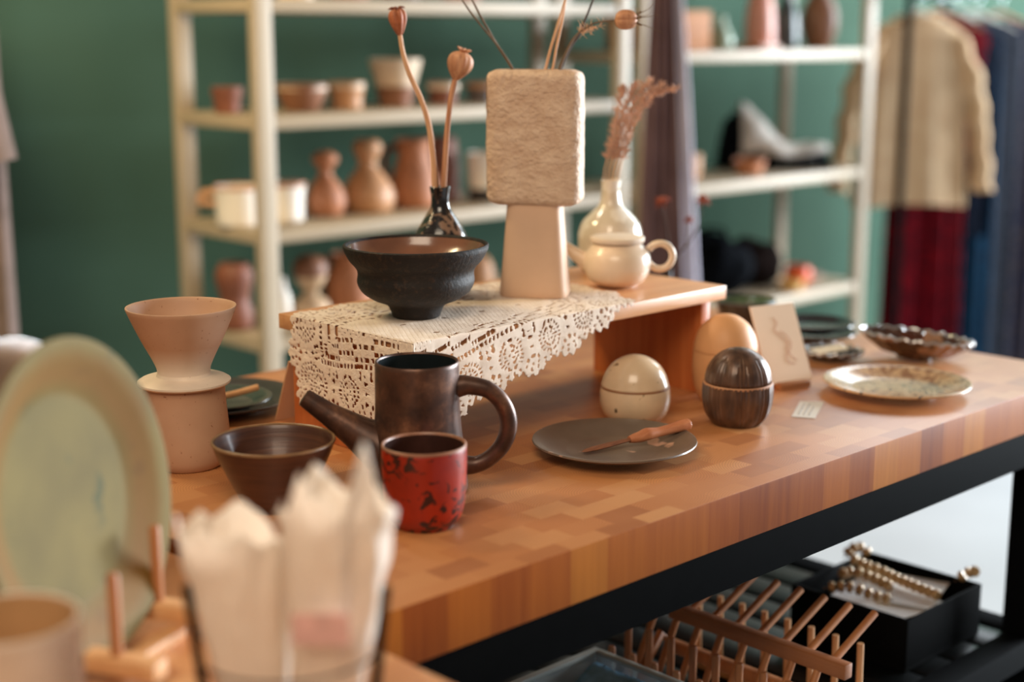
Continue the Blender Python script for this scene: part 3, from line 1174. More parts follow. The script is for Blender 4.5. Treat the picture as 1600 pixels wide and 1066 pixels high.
# card with a line drawing, in a wooden foot
cd = thing('art_card', 'cream card with a fine line drawing, leaning back in a slotted wood foot', 'card', (1.662, 1.168, TZ), -.28)
lean = Matrix.Translation((0, 0, .006)) @ Matrix.Rotation(math.radians(-26), 4, 'X')
card_m = plain('cream_card', srgb(236, 212, 188), .7, .02, 20, 0, .2, 0, 0)
MB().box(-.0375, .0375, -.0008, .0008, .001, .113, 0, mat4=lean).build('card_sheet', card_m, cd)
mb = MB()
cur = catmull([(-.004, -.0014, .094), (.000, -.0014, .086), (-.006, -.0014, .076), (.002, -.0014, .066), (.010, -.0014, .056), (.006, -.0014, .047), (.012, -.0014, .036), (.020, -.0014, .030)], 6)
mb.tube([lean @ p for p in cur], .00038, 5)
cur = catmull([(.002, -.0014, .074), (.010, -.0014, .068), (.016, -.0014, .056), (.010, -.0014, .044), (.002, -.0014, .038), (.006, -.0014, .028), (.016, -.0014, .026)], 6)
mb.tube([lean @ p for p in cur], .00038, 5)
mb.build('line_drawing', plain('brown_ink', srgb(186, 128, 104), .8, .05, 20), cd)
MB().box(-.026, .026, -.011, .011, 0, .009, .0012).build('wood_foot', wood('brown_foot', srgb(150, 100, 66), srgb(176, 124, 84), .5, 'X'), cd)

# price label
lb = thing('price_label', 'small white paper label lying on the table in front of the leaning card', 'label', (1.574, 1.078, TZ), -.06)
w_ = [(-.0455, -.007), (-.0325, -.033), (.049, .0085), (.0285, .0327)]
lq = [Vector((1.5285, 1.071, 0)), Vector((1.5416, 1.0451, 0)), Vector((1.6229, 1.0864, 0)), Vector((1.6027, 1.1107, 0))]
lb.rotation_euler = (0, 0, 0)
lv = [(p.x - 1.574, p.y - 1.078, .0004) for p in lq] + [(p.x - 1.574, p.y - 1.078, .0010) for p in lq]
MB().add(lv, [(3, 2, 1, 0), (4, 5, 6, 7), (0, 1, 5, 4), (1, 2, 6, 5), (2, 3, 7, 6), (3, 0, 4, 7)]).build('paper', plain('white_paper', srgb(232, 226, 216), .7, .02, 20, 0, .2, 0, 0), lb, smooth=False)
mb = MB()
for i in range(3):
    s0 = .25 + .22 * i
    a = Vector(lv[0]).lerp(Vector(lv[1]), s0)
    b = Vector(lv[3]).lerp(Vector(lv[2]), s0)
    mb.tube([a.lerp(b, .15) + Vector((0, 0, .0008)), a.lerp(b, .85 - .2 * (i == 2)) + Vector((0, 0, .0008))], .0007, 4)
mb.build('printed_lines', plain('grey_ink', srgb(176, 170, 162), .8, .02, 20), lb)

# patterned plate
def pattern_glaze():
    t = NT('floral_patterned_glaze')
    v = t.obj()
    n = t.noise(v, 52, 3, .5, 2.0)
    n2 = t.noise(v, 90, 2, .5, 1.0)
    o = t.mix(t.ramp(n, [(.52, (0, 0, 0)), (.56, (.85, .85, .85))]), srgb(208, 172, 134), srgb(140, 98, 70))
    o = t.mix(t.ramp(n2, [(.66, (0, 0, 0)), (.69, (.85, .85, .85))]), o, srgb(84, 80, 62))
    t.col(o)
    t.p(.2, 0, .5, .4)
    return t.m


pp = thing('plate', 'patterned cream and brown floral plate near the front edge of the table at right', 'plate', (1.742, 1.052, TZ))
MB().lathe(plate_prof(.0975, .015), 96).build('dish', pattern_glaze(), pp)
MB().lathe([(.0945, .0160), (.0965, .0172), (.0980, .0168), (.0984, .0150), (.0978, .0140)], 96).build('rim', speckled('tan_rim', srgb(208, 170, 130), [(srgb(60, 50, 42), 60, .62)], .25, .3), pp)

# scalloped shell dish
def scallop_dish(name, label, cat, loc, ax_, ay_, rz, n=22, h=.022, mat=None, rimmat=None):
    t = thing(name, label, cat, loc, rz)
    NA_ = 132
    prof_ = [(0, .0), (.45, .0), (.62, .003), (.86, h * .62), (1.0, h), (.985, h + .002), (.84, h * .62 + .004), (.60, .0065), (0, .0045)]
    V, F = [], []
    rows = []
    for r, z in prof_:
        row = []
        for j in range(NA_):
            a = 2 * PI * j / NA_
            k_ = 1 + .045 * r ** 3 * (abs(math.sin(a * n / 2)) - .5)
            row.append(len(V))
            V.append((max(r, .002) * k_ * ax_ * math.cos(a), max(r, .002) * k_ * ay_ * math.sin(a), z + .0016 * r ** 3 * math.sin(a * n)))
        rows.append(row)
    for a, b in zip(rows[:-1], rows[1:]):
        for j in range(NA_):
            F.append((a[j], a[(j + 1) % NA_], b[(j + 1) % NA_], b[j]))
    F.append(tuple(reversed(rows[0])))
    F.append(tuple(rows[-1]))
    MB().add(V, F).build('dish', mat, t)
    pts = []
    for j in range(NA_ + 1):
        a = 2 * PI * j / NA_
        k_ = 1 + .045 * (abs(math.sin(a * n / 2)) - .5)
        pts.append((k_ * ax_ * .992 * math.cos(a), k_ * ay_ * .992 * math.sin(a), h + .0022 + .0016 * math.sin(a * n)))
    MB().tube(pts, .0021, 8, cap=False).build('rim', rimmat, t)
    return t


silver = plain('silvery_glazed_rim', srgb(196, 196, 198), .15, .12, 90, .6, .6, .5)
dkbr = speckled('dark_brown_gloss', srgb(70, 46, 36), [(srgb(150, 112, 88), 30, .56)], .14, .6)
st = scallop_dish('shell_dish', 'large dark scalloped dish with silvery rim and a centre cup', 'dish', (1.945, 1.148, TZ + .004), .082, .053, FACE - .30, 24, .026, dkbr, silver)
st.rotation_euler = (Matrix.Rotation(.09, 3, HV) @ Matrix.Rotation(FACE - .30, 3, 'Z')).to_euler()
st.location.z = TZ + .0066
MB().lathe(vessel([(.0155, .0), (.0165, .004), (.0165, .024), (.0172, .029)], .003, .005), 36, mat4=Matrix.Translation((-.006, 0, .0052))).build('centre_cup', plain('red_brown_gloss', srgb(84, 46, 32), .2, .2, 40, 0, .5, .4), st)
MB().lathe([(0, -.004), (.026, -.004), (.028, .0006), (0, .0006)], 40).build('foot', dkbr, st)

# dark dishes behind the riser's right end
dk = plain('black_gloss_glaze', srgb(34, 34, 38), .16, .15, 30, 0, .6, .4)
bb = thing('bowl', 'dark bowl with greenish inside behind the right end of the riser', 'bowl', (1.945, 1.462, TZ))
MB().lathe(vessel([(.028, 0), (.031, .002), (.040, .016), (.0465, .036), (.0485, .0490)], .0028, .006), 56).build('body', plain('dark_umber_glaze', srgb(52, 42, 36), .22, .25, 30, 0, .5, .3), bb)
MB().lathe(sm([(.0452, .0488), (.0436, .036), (.036, .016), (.02, .0078), (.001, .0074)], 3), 48).build('glazed_inside', plain('green_glaze', srgb(92, 110, 84), .2, .5, 40, 0, .5, .5), bb)
MB().lathe([(.0452, .0494), (.0468, .0506), (.0486, .0500), (.0488, .0482)], 56).build('rim', plain('bluish_rim', srgb(92, 92, 94), .2, .1, 40), bb)
for i, (rr, zz, lab) in enumerate(((.066, 0, 'black glazed plate behind the leaning card, lower of a stacked pair'), (.064, .0158, 'black glazed plate behind the leaning card, upper of a stacked pair'))):
    o = MB().lathe(plate_prof(rr, .0135), 72).build('plate', dk)
    o.location = (1.957, 1.334, TZ + zz * .92)
    tag(o, lab, 'plate', None)
sd = scallop_dish('shell_dish', 'small black scalloped dish with a price card on it, right beside the leaning card', 'dish', (1.852, 1.229, TZ), .045, .038, FACE, 18, .012, dk, silver)
o = MB().box(-.026, .026, -.014, .014, 0, .0012, 0).build('price_card', plain('white_price_card', srgb(232, 222, 204), .7, .02, 20, 0, .2, 0, 0))
o.location = (1.838, 1.226, TZ + .0178)
o.rotation_euler = (math.radians(4), math.radians(-4), FACE + .35)
tag(o, 'small white price card lying on the black scalloped dish', 'card')

# dark dishes behind the server, card behind the riser
o = MB().lathe(plate_prof(.098, .016), 80).build('plate', plain('dark_umber_plate', srgb(54, 46, 42), .3, .15, 30, 0, .5, .2))
o.location = (1.035, 1.615, TZ)
tag(o, 'wide dark plate behind the coffee server, lowest of a stack of two', 'plate')
o = MB().lathe(plate_prof(.066, .012), 72).build('plate', plain('dark_green_plate', srgb(62, 66, 58), .25, .2, 30, 0, .5, .3))
o.location = (1.022, 1.598, TZ + .0072)
tag(o, 'small dark green plate stacked on the wide dark plate behind the coffee server', 'plate')
sn = thing('spoon', 'pale wooden spoon resting on the dark green plate behind the coffee server', 'spoon', (1.018, 1.592, TZ + .0160))
MB().tube(catmull([(.050, -.012, .012), (.020, -.004, .007), (-.005, .002, .005)], 4), .0042, 10).build('handle', M['dowel_light'], sn)
MB().lathe(sm([(0, 0), (.009, .001), (.0145, .006), (.0150, .008), (.012, .0076), (0, .0045)], 3), 32, mat4=Matrix.Translation((-.018, .006, 0))).build('spoon_bowl', card_m, sn)
o = MB().box(-.040, .040, -.001, .001, 0, .088, 0, mat4=Matrix.Rotation(math.radians(22), 4, 'X')).build('kraft_card', plain('kraft_card', srgb(206, 160, 122), .7, .05, 20, 0, .2, 0, 0))
o.location = (1.086, 1.512, TZ)
tag(o, 'plain kraft card leaning against the back of the riser at its left end', 'card')

# dried flowers standing behind the riser
fvx = thing('bottle_vase', 'slim dark bottle holding red brown dried flowers, behind the right end of the riser', 'vase', (1.885, 1.58, TZ))
MB().lathe(vessel([(.020, 0), (.024, .002), (.026, .03), (.020, .055), (.009, .070), (.008, .088), (.0095, .092)], .002, .004), 40).build('body', dk, fvx)
rb = plain('red_brown_petals', srgb(150, 72, 48), .8, .35, 120)
for (lab, tx, tz_, dd) in (('red brown dried flower behind the riser, the left one of three', -.0106, .175, .0), ('red brown dried flower behind the riser, the right one of three', .0576, .176, .01), ('red brown dried bud on a short stem behind the riser, lowest of three', .036, .142, .02)):
    f_ = thing('dried_flower', lab, 'dried flower', (1.885, 1.58, TZ + .03))
    p1 = Vector((0, 0, 0))
    p3 = RV * tx + HV * dd + Vector((0, 0, tz_))
    pth = catmull([p1, Vector((0, 0, .06)) + RV * .004, p3 * .72 + RV * .006, p3], 6)
    MB().tube(pth, [.0014, .0012, .0009], 6).build('stem', M['twig_dark'], f_)
    mb = MB()
    for i in range(26):
        d = Vector((rnd.gauss(0, 1), rnd.gauss(0, 1), rnd.gauss(.3, 1))).normalized() * rnd.uniform(.009, .016) * (1 if 'bud' not in lab else .6)
        mb.tube([p3, p3 + d * .6 + Vector((0, 0, .002)), p3 + d], [.002, .0042, .001], 6, flat=.4)
    mb.build('bloom', rb, f_)

# ------------------------------------------------------------------ near left: plates in a wooden rack, cup, paper holder
rk = thing('dish_rack', 'pale wooden dowel rack holding two upright plates on the near left table', 'dish rack', (.5640, .9640, TZ), math.radians(116))
# local +x runs away from the viewer along the rails, local +y to the left
for s_, off in ((-1, 0), (1, -.012)):
    mb = MB()
    mb.box(-.012 + off, .215 + off, s_ * .052 - .0095, s_ * .052 + .0095, .010, .024, .002)
    mb.build('rail', M['dowel_light'], rk)
for xx in (.022, .150):
    MB().box(xx - .008, xx + .008, -.0425, .0425, .0, .0098, .002).build('crossbar', M['dowel_light'], rk)
for s_, xs_ in ((-1, (.046, .112, .178)), (1, (.014, .082, .150))):
    for xx in xs_:
        MB().tube([(xx, s_ * .052, .0245), (xx, s_ * .052, .086), (xx, s_ * .052, .088)], [.0046, .0046, .0034], 14).build('dowel', M['dowel'], rk)


def sage():
    t = NT('sage_green_reactive_glaze')
    v = t.obj()
    sx_ = t.n('ShaderNodeVectorMath', operation='LENGTH')
    t.l(t.obj((1, 1, 0)), sx_.inputs[0])
    n = t.noise(v, 14, 4)
    o = t.ramp(n, [(.3, srgb(92, 78, 32)), (.7, srgb(112, 96, 44))])
    k = t.ramp(t.noise(v, 34, 2), [(.66, (0, 0, 0)), (.72, (.8, .8, .8))])
    o = t.mix(k, o, srgb(62, 66, 34))
    a = t.n('ShaderNodeMath', operation='ADD')
    t.l(sx_.outputs['Value'], a.inputs[0])
    m_ = t.n('ShaderNodeMath', operation='MULTIPLY')
    m_.inputs[1].default_value = .02
    t.l(n, m_.inputs[0])
    t.l(m_.outputs[0], a.inputs[1])
    ring_ = t.ramp(a.outputs[0], [(.088, (0, 0, 0)), (.106, (.75, .75, .75)), (.120, (.6, .6, .6)), (.128, (.1, .1, .1))])
    o = t.mix(ring_, o, srgb(122, 82, 36))
    t.col(o)
    t.p(.65, 0, .2, 0)
    return t.m


M['sage'] = sage()
# plate axis: faces the viewer's right front, leaning back a little
AZ = math.radians(120)
dn = Vector((math.cos(AZ), math.sin(AZ), 0))


def stand_plate(name, label, base, r, mat, lean_, h=.022):
    nrm = (-dn + Vector((0, 0, math.tan(lean_)))).normalized()
    upv = (Vector((0, 0, 1)) - nrm * nrm.z).normalized()
    o = MB().lathe(plate_prof(r, h, .006, .5, .66), 96).build(name, mat)
    xv = upv.cross(nrm).normalized()
    m4 = Matrix((xv, upv, nrm)).transposed().to_4x4()
    o.matrix_world = Matrix.Translation(Vector(base) + upv * r) @ m4
    return tag(o, label, 'plate')


stand_plate('plate', 'large sage green plate with brown rim, standing upright in the dowel rack at left', (.519, 1.010, TZ + .006), .124, M['sage'], math.radians(9))
stand_plate('plate', 'brown glazed plate standing behind the sage green plate in the dowel rack', (.494, 1.053, TZ + .006), .122, plain('brown_plate_glaze', srgb(140, 108, 82), .25, .2, 20, 0, .5, .4), math.radians(9))

cu = thing('cup', 'pale stoneware cup with tan inside at the lower left corner of the view', 'cup', (.3886, .8665, TZ))
MB().lathe(vessel([(.036, 0), (.040, .003), (.0430, .025), (.0450, .07), (.0460, .113)], .003, .006), 56).build('body', speckled('whitish_stoneware', srgb(214, 192, 170), [(srgb(150, 112, 84), 160, .68)], .4, .1), cu)
MB().lathe(sm([(.0428, .1125), (.0418, .07), (.0398, .025), (.03, .0075), (.001, .0070)], 3), 48).build('glazed_inside', plain('tan_glaze', srgb(196, 150, 104), .35, .1, 20, 0, .5, .2), cu)

jr = thing('wire_holder', 'tapered black wire holder filled with paper sleeves on the near left table', 'holder', (.5552, .796, TZ), FACE)
RB, RTp, HH = .056, .0680, .110
mb = MB()
for z in (.003, .068):
    r = RB + (RTp - RB) * z / HH
    mb.tube([(r * math.cos(2 * PI * i / 48), r * math.sin(2 * PI * i / 48), z) for i in range(49)], .0011, 8, cap=False)
mb.build('ring', M['black_steel'], jr)
for a in (0, PI / 2, PI):
    MB().tube([(RB * math.cos(a), RB * math.sin(a), .003), (RTp * math.cos(a), RTp * math.sin(a), HH)], .0034, 8).build('strap', M['black_steel'], jr)
mb = MB()
mb.lathe([(0, .0), (RB, .0), (RB, .003), (0, .003)], 40)
mb.build('bottom_plate', M['black_steel'], jr)


def paper(name, label, loc, rz, r0, r1, h, peaks, seed, squash, shift):
    """crumpled paper sleeve: an open cone with a torn zigzag rim, slightly squashed"""
    V, F = [], []
    NA_, NZ = 72, 26
    for i in range(NZ + 1):
        t = i / NZ
        for j in range(NA_):
            a = 2 * PI * j / NA_
            top = h * (1 + .0)
            pk = 0
            for (pa, pw, ph) in peaks:
                da = abs((a - pa + PI) % (2 * PI) - PI)
                pk = max(pk, ph * max(0, 1 - da / pw))
            z = t * (top + pk)
            r = r0 + (r1 - r0) * t ** .85
            nz = mnoise.fractal(Vector((math.cos(a) * 2.2 + seed, math.sin(a) * 2.2, z * 18)), 1, 2, 4)
            cr = abs(mnoise.noise(Vector((math.cos(a) * 5 + seed, math.sin(a) * 5, z * 34)))) - .2
            r *= 1 + .10 * nz * (.3 + t) + .14 * cr * t
            V.append((r * math.cos(a) + shift[0] * t, r * math.sin(a) * squash + shift[1] * t, .0035 + z))
    for i in range(NZ):
        for j in range(NA_):
            F.append((i * NA_ + j, i * NA_ + (j + 1) % NA_, (i + 1) * NA_ + (j + 1) % NA_, (i + 1) * NA_ + j))
    F.append(tuple(reversed(range(NA_))))
    t = NT('white_tissue_paper')
    t.col(srgb(250, 240, 228))
    t.p(.7, 0, .25)
    tr = t.n('ShaderNodeBsdfTranslucent')
    tr.inputs['Color'].default_value = srgb(252, 238, 222)
    mx = t.n('ShaderNodeMixShader')
    mx.inputs[0].default_value = .45
    t.l(t.b.outputs[0], mx.inputs[1])
    t.l(tr.outputs[0], mx.inputs[2])
    t.l(mx.outputs[0], t.t.nodes['Material Output'].inputs['Surface'])
    o = mesh_obj('sleeve', V, F, t.m, None, True, 35)
    md = o.modifiers.new('thickness', 'SOLIDIFY')
    md.thickness = .0005
    return o


def pap(label, loc, **kw):
    t = thing('paper_sleeve', label, 'paper', loc, FACE)
    o = paper('sleeve', label, loc, FACE, **kw)
    o.parent = t
    return t


JX = Vector((.5552, .796, TZ))
F_ = -PI / 2
pap('white crumpled paper sleeve with low torn rim, left one in the wire holder', JX - RV * .0225 + HV * .004,
    r0=.020, r1=.0375, h=.134, peaks=[(F_ - 1.25, .55, .026), (F_ - .45, .7, .020), (F_ + .25, .6, .018), (F_ + .95, .6, .010), (PI / 2, .9, .024), (PI / 2 + .8, .6, .02)], seed=2.1, squash=.72, shift=(-.014, .002))
p2 = pap('white crumpled paper sleeve with tall jagged points, the right of two in the wire holder', JX + RV * .0255 - HV * .004,
         r0=.020, r1=.0375, h=.160, peaks=[(F_ - 1.2, .5, .012), (F_ - .62, .40, .036), (F_ - .22, .35, .026), (F_ + .55, .42, .062), (F_ + 1.2, .5, .010), (PI / 2 + .5, .7, .030), (PI / 2 - .5, .7, .020)], seed=5.7, squash=.72, shift=(.012, -.002))
MB().box(-.019, .019, -.0003, .0003, -.012, .012, 0, mat4=Matrix.Translation((.002, -.0325, .094)) @ Matrix.Rotation(math.radians(10), 4, 'X')).build('pink_sticker', plain('pink_sticker', srgb(232, 190, 182), .6, .2, 60, 0, .3, 0, 0), p2, smooth=False)

# ------------------------------------------------------------------ under the table
SZ = .5245
bx = thing('box', 'open black box of gold beads and papers on the lower shelf of the table', 'box', (1.799, 1.085, SZ))
W2, D2, H2 = .0985, .0955, .0755
w = .004
mb = MB()
mb.box(-W2, W2, -D2, D2, 0, .004, .0005)
mb.box(-W2, W2, -D2, -D2 + w, .004, H2, .0005)
mb.box(-W2, W2, D2 - w, D2, .004, H2, .0005)
mb.box(-W2, -W2 + w, -D2 + w, D2 - w, .004, H2, .0005)
mb.box(W2 - w, W2, -D2 + w, D2 - w, .004, H2, .0005)
mb.build('shell', plain('black_board', srgb(9, 10, 11), .7, .1, 40, 0, .06), bx)
for i, (dx, dy, z, a, tl, lab) in enumerate(((.028, -.030, .0640, .30, 0, 'white printed card lying topmost in the black box'), (-.022, -.040, .0600, -.22, 0, 'white printed card under the bead strings in the black box'), (.0, .035, .050, .1, 2, 'white card at the bottom of the black box'))):
    o = MB().box(-.058, .058, -.036, .036, 0, .0008, 0).build('printed_card', plain('white_card_stock', srgb(240, 240, 240), .6, .04, 60, 0, .3, 0, 0), smooth=False)
    o.location = (1.799 + dx, 1.085 + dy, SZ + z)
    o.rotation_euler = (math.radians(tl * .5), math.radians(-tl), a)
    tag(o, lab, 'card')
gold = plain('gold_wooden_bead', srgb(206, 168, 118), .28, .2, 60, .2, .5, .3)


def bead_mesh():
    return MB().lathe([(0, -.0046), (.0062, -.0044), (.0082, -.0020), (.0082, .0020), (.0062, .0044), (0, .0046)], 16).build('bead', gold)


def bead_string(label, pts, step=.0112):
    t = thing('bead_string', label, 'beads', pts[0])
    b0_ = Vector(pts[0])
    pth = catmull(pts, 12)
    MB().tube([p - b0_ for p in pth], .0012, 6).build('cord', M['twig'], t)
    acc = 0
    first = None
    for a, b in zip(pth[:-1], pth[1:]):
        acc += (b - a).length
        if acc >= step:
            acc = 0
            if first is None:
                first = bead_mesh()
                c = first
            else:
                c = first.copy()
                COL.objects.link(c)
            c.parent = t
            c.location = b - b0_
            c.rotation_euler = (b - a).to_track_quat('Z', 'Y').to_euler()
    return t


bz = SZ
bead_string('string of gold beads lying along the near side of the black box', [(1.713, 1.135, bz + .078), (1.735, 1.105, bz + .082), (1.745, 1.075, bz + .076), (1.752, 1.045, bz + .074)])
bead_string('long string of gold beads running across the papers in the black box', [(1.830, 1.172, bz + .088), (1.833, 1.150, bz + .080), (1.833, 1.120, bz + .078), (1.828, 1.085, bz + .075), (1.822, 1.050, bz + .074), (1.815, 1.012, bz + .074)])
bead_string('bunch of gold beads hooked over the far corner of the black box', [(1.842, 1.186, bz + .078), (1.858, 1.183, bz + .088), (1.872, 1.178, bz + .089), (1.880, 1.165, bz + .078)])
bead_string('short string of gold beads curled between the two longer strings in the black box', [(1.770, 1.150, bz + .078), (1.795, 1.140, bz + .080), (1.800, 1.110, bz + .077), (1.795, 1.080, bz + .075)])
bead_string('little loop of gold beads over the right corner of the black box', [(1.893, 1.030, bz + .070), (1.900, 1.012, bz + .086), (1.8965, 1.000, bz + .092)])

# folding dish rack with slanted dowels
fr_ = thing('dish_rack', 'brown folding dish rack with slanted dowels beside the black box on the lower shelf', 'dish rack', (1.43, 1.04, SZ))
lx, ly, lz = 1.43, 1.04, SZ
MB().box(-.012, .004, .904 - ly, 1.175 - ly, .1055, .1245, .002).build('top_rail', M['rail_dark'], fr_)
MB().box(.078, .094, .904 - ly, 1.20 - ly, .0, .014, .002).build('bottom_rail', M['dowel_light'], fr_)
MB().box(-.066, -.050, .904 - ly, 1.20 - ly, .0, .014, .002).build('bottom_rail', M['dowel_light'], fr_)
MB().box(.010, .024, .904 - ly, 1.20 - ly, .046, .062, .002).build('middle_rail', M['dowel'], fr_)
for i in range(8):
    y = .931 + i * .0365 - ly
    d0, d1 = Vector((-.054, y, .010)), Vector((.092, y, .158))
    c0, c1 = Vector((-.030, y, .085)), Vector((.090, y, .1545))
    MB().tube([Vector((-.004, y, .1150)), c1], .0048, 12).build('slanted_dowel', M['dowel'], fr_)
    y2 = y + .014
    MB().tube([Vector((.086, y2, .012)), Vector((.084, y2, .112))], .0042, 12).build('upright_dowel', M['dowel_light'], fr_)
    MB().tube([Vector((-.058, y2, .012)), Vector((-.004, y2, .112))], .0046, 12).build('crossing_dowel', M['dowel'], fr_)
for yy in (.905, 1.196):
    MB().tube([Vector((-.058, yy - ly, .010)), Vector((.0, yy - ly, .075)), Vector((.018, yy - ly, .054)), Vector((.086, yy - ly, .010))], .006, 10).build('end_strut', M['dowel'], fr_)

pr = thing('plate_rack', 'low wooden plate rack with short upright pegs beside the clear tub', 'dish rack', (1.347, 1.06, SZ))
for dx in (-.0, .014):
    pass
for dx, hh in ((-.002, .078), (.030, .102)):
    MB().box(dx - .007, dx + .007, -.125, .165, 0, .014, .002).build('rail', M['dowel_light'], pr)
    for i in range(8):
        y = -.105 + i * .036
        MB().tube([(dx, y, .0142), (dx, y, hh - .003), (dx, y, hh)], [.0050, .0050, .0038], 12).build('peg', M['dowel'], pr)

tub = thing('storage_tub', 'clear plastic tub with ribbed rim and blue cloth inside, on the lower shelf', 'tub', (1.215, 1.08, SZ))


def clear_plastic():
    t = NT('frosted_clear_plastic')
    t.col(srgb(206, 214, 214))
    t.p(.25, 0, .5)
    t.b.inputs['Alpha'].default_value = .42
    return t.m


M['clear'] = clear_plastic()
TW, TD, TH = .108, .135, .078
mb = MB()
mb.box(-TW, TW, -TD, TD, .0, .003, .0005)
for (xa, xb, ya, yb) in ((-TW, TW, -TD, -TD + .002), (-TW, TW, TD - .002, TD), (-TW, -TW + .002, -TD, TD), (TW - .002, TW, -TD, TD)):
    mb.box(xa, xb, ya, yb, .003, TH - .006, .0003)
mb.build('walls', M['clear'], tub)
mb = MB()
for (xa, xb, ya, yb) in ((-TW - .006, TW + .006, -TD - .006, -TD + .004), (-TW - .006, TW + .006, TD - .004, TD + .006), (-TW - .006, -TW + .004, -TD + .004, TD - .004), (TW - .004, TW + .006, -TD + .004, TD - .004)):
    mb.box(xa, xb, ya, yb, TH - .006, TH, .0012)
for i in range(7):
    y = -.115 + i * .037
    mb.box(TW + .0005, TW + .006, y, y + .003, TH - .022, TH - .006, 0)
mb.build('rim', plain('frosted_rim', srgb(176, 182, 176), .3, .05, 30), tub)
V, F = [], []
for i in range(21):
    for j in range(25):
        x, y = -.098 + i * .0098, -.125 + j * .0104
        V.append((x, y, .058 + .012 * mnoise.noise(Vector((x * 22, y * 14, 3))) + .008 * math.sin(x * 60 + y * 20)))
for i in range(20):
    for j in range(24):
        F.append((i * 25 + j, (i + 1) * 25 + j, (i + 1) * 25 + j + 1, i * 25 + j + 1))
o = MB().add(V, F).build('folded_cloth', plain('blue_denim', srgb(128, 184, 220), .8, .25, 60))
md = o.modifiers.new('thickness', 'SOLIDIFY')
md.thickness = .04
md.offset = -1
o.location = (1.215, 1.08, SZ)
tag(o, 'folded blue cloth inside the clear plastic tub on the lower shelf', 'cloth')

# ------------------------------------------------------------------ white shelving
def shelving(label, x0, x1, bottoms, yf=2.75, yb=3.085):
    t = thing('shelving_unit', label, 'shelf', ((x0 + x1) / 2, (yf + yb) / 2, 0))
    cx_, cy_ = t.location.x, t.location.y
    for px in (x0, x1 - .046):
        for py in (yf, yb - .012):
            MB().box(px - cx_, px + .046 - cx_, py - cy_, py + .026 - cy_, 0, 2.1, .003).build('post', M['white_paint'], t)
    for z in bottoms:
        MB().box(x0 + .004 - cx_, x1 - .004 - cx_, yf + .003 - cy_, yb + .010 - cy_, z, z + .030, .003).build('shelf_board', M['white_paint'], t)
    return t


SA = [1.421, 1.166, .912, .663, .33, 1.75]
SB = [1.293, .907, .523, .20, 1.70]
shelving('white shelving unit on the left against the green wall, stacked with bowls and vases', 1.883, 3.105, SA)
shelving('white shelving unit on the right beside the hanging clothes, with wide gaps between boards', 3.156, 4.312, SB)

terra = plain('terracotta', srgb(176, 112, 74), .6, .18, 14)
terra_d = plain('dark_terracotta', srgb(122, 70, 48), .6, .2, 14)
brn = plain('brown_stoneware', srgb(134, 88, 62), .5, .2, 14)
tan = plain('tan_stoneware', srgb(190, 138, 96), .5, .15, 14)
crm = plain('cream_stoneware', srgb(216, 190, 162), .5, .08, 14)
wht = plain('white_stoneware', srgb(232, 220, 206), .45, .06, 14)
blk = plain('black_stoneware', srgb(32, 28, 30), .4, .2, 20)
YS = 2.90


def pot(name, label, cat, x, z, prof, mat, y=YS, parts=(), group=None, t_=.004):
    t = thing(name, label, cat, (x, y, z), FACE, group)
    MB().lathe(vessel(prof, t_, .006, 4), 36, wob=.02, seed=x).build('body', mat, t)
    for nm, mb_, m_ in parts:
        mb_.build(nm, m_, t)
    return t


def band(r, z0, z1):
    return MB().lathe([(r - .003, z0), (r + .0012, z0 + .002), (r + .0012, z1 - .002), (r - .0005, z1 + .003), (r - .005, z1 + .001)], 36)


def bowlp(r, h, foot=.6):
    return [(r * foot, 0), (r * (foot + .05), h * .05), (r * .86, h * .45), (r * .97, h * .8), (r, h)]


z2, z3, z4, z1 = SA[1] + .0305, SA[2] + .0305, SA[3] + .0305, SA[0] + .0305
pot('bowl', 'small reddish brown bowl half hidden by the corner post of the left shelving', 'bowl', 1.925, z2, bowlp(.036, .058, .75), terra_d, y=2.93)
pot('bowl', 'wide tan bowl with a pale rim, leftmost beside the corner post on the upper shelf', 'bowl', 2.112, z2, bowlp(.0617, .062), brn, parts=[('rim_band', band(.0595, .048, .060), crm)])
pot('cup', 'brown cup with a pale side between the wide tan bowl and the two stacked bowls', 'cup', 2.245, z2, bowlp(.0440, .063, .8), tan, parts=[('rim_band', band(.0425, .048, .061), crm)])
pot('bowl', 'brown bowl at the bottom of the stacked pair on the upper shelf', 'bowl', 2.398, z2, bowlp(.0500, .048, .75), brn)
pot('bowl', 'wide cream bowl on top of the stacked pair on the upper shelf', 'bowl', 2.398, z2 + .0495, bowlp(.0650, .066, .70), crm)
pot('bowl', 'small dark bowl with pale rim, left of the poppy pod on the upper shelf', 'bowl', 2.555, z2, bowlp(.0410, .056, .8), terra_d, parts=[('rim_band', band(.0400, .038, .054), crm)])
pot('bowl', 'small dark grey bowl partly behind the cream block vase on the upper shelf', 'bowl', 2.689, z2, bowlp(.0418, .054, .8), plain('grey_brown', srgb(96, 84, 80), .4, .2, 20), parts=[('rim_band', band(.0408, .038, .052), tan)])


def mug_part(r, h):
    return ('handle', MB().tube(catmull([(-r * .95, 0, h * .8), (-r * 1.5, 0, h * .85), (-r * 1.75, 0, h * .62), (-r * 1.4, 0, h * .55), (-r * .95, 0, h * .55)], 4), .0085, 10), tan)


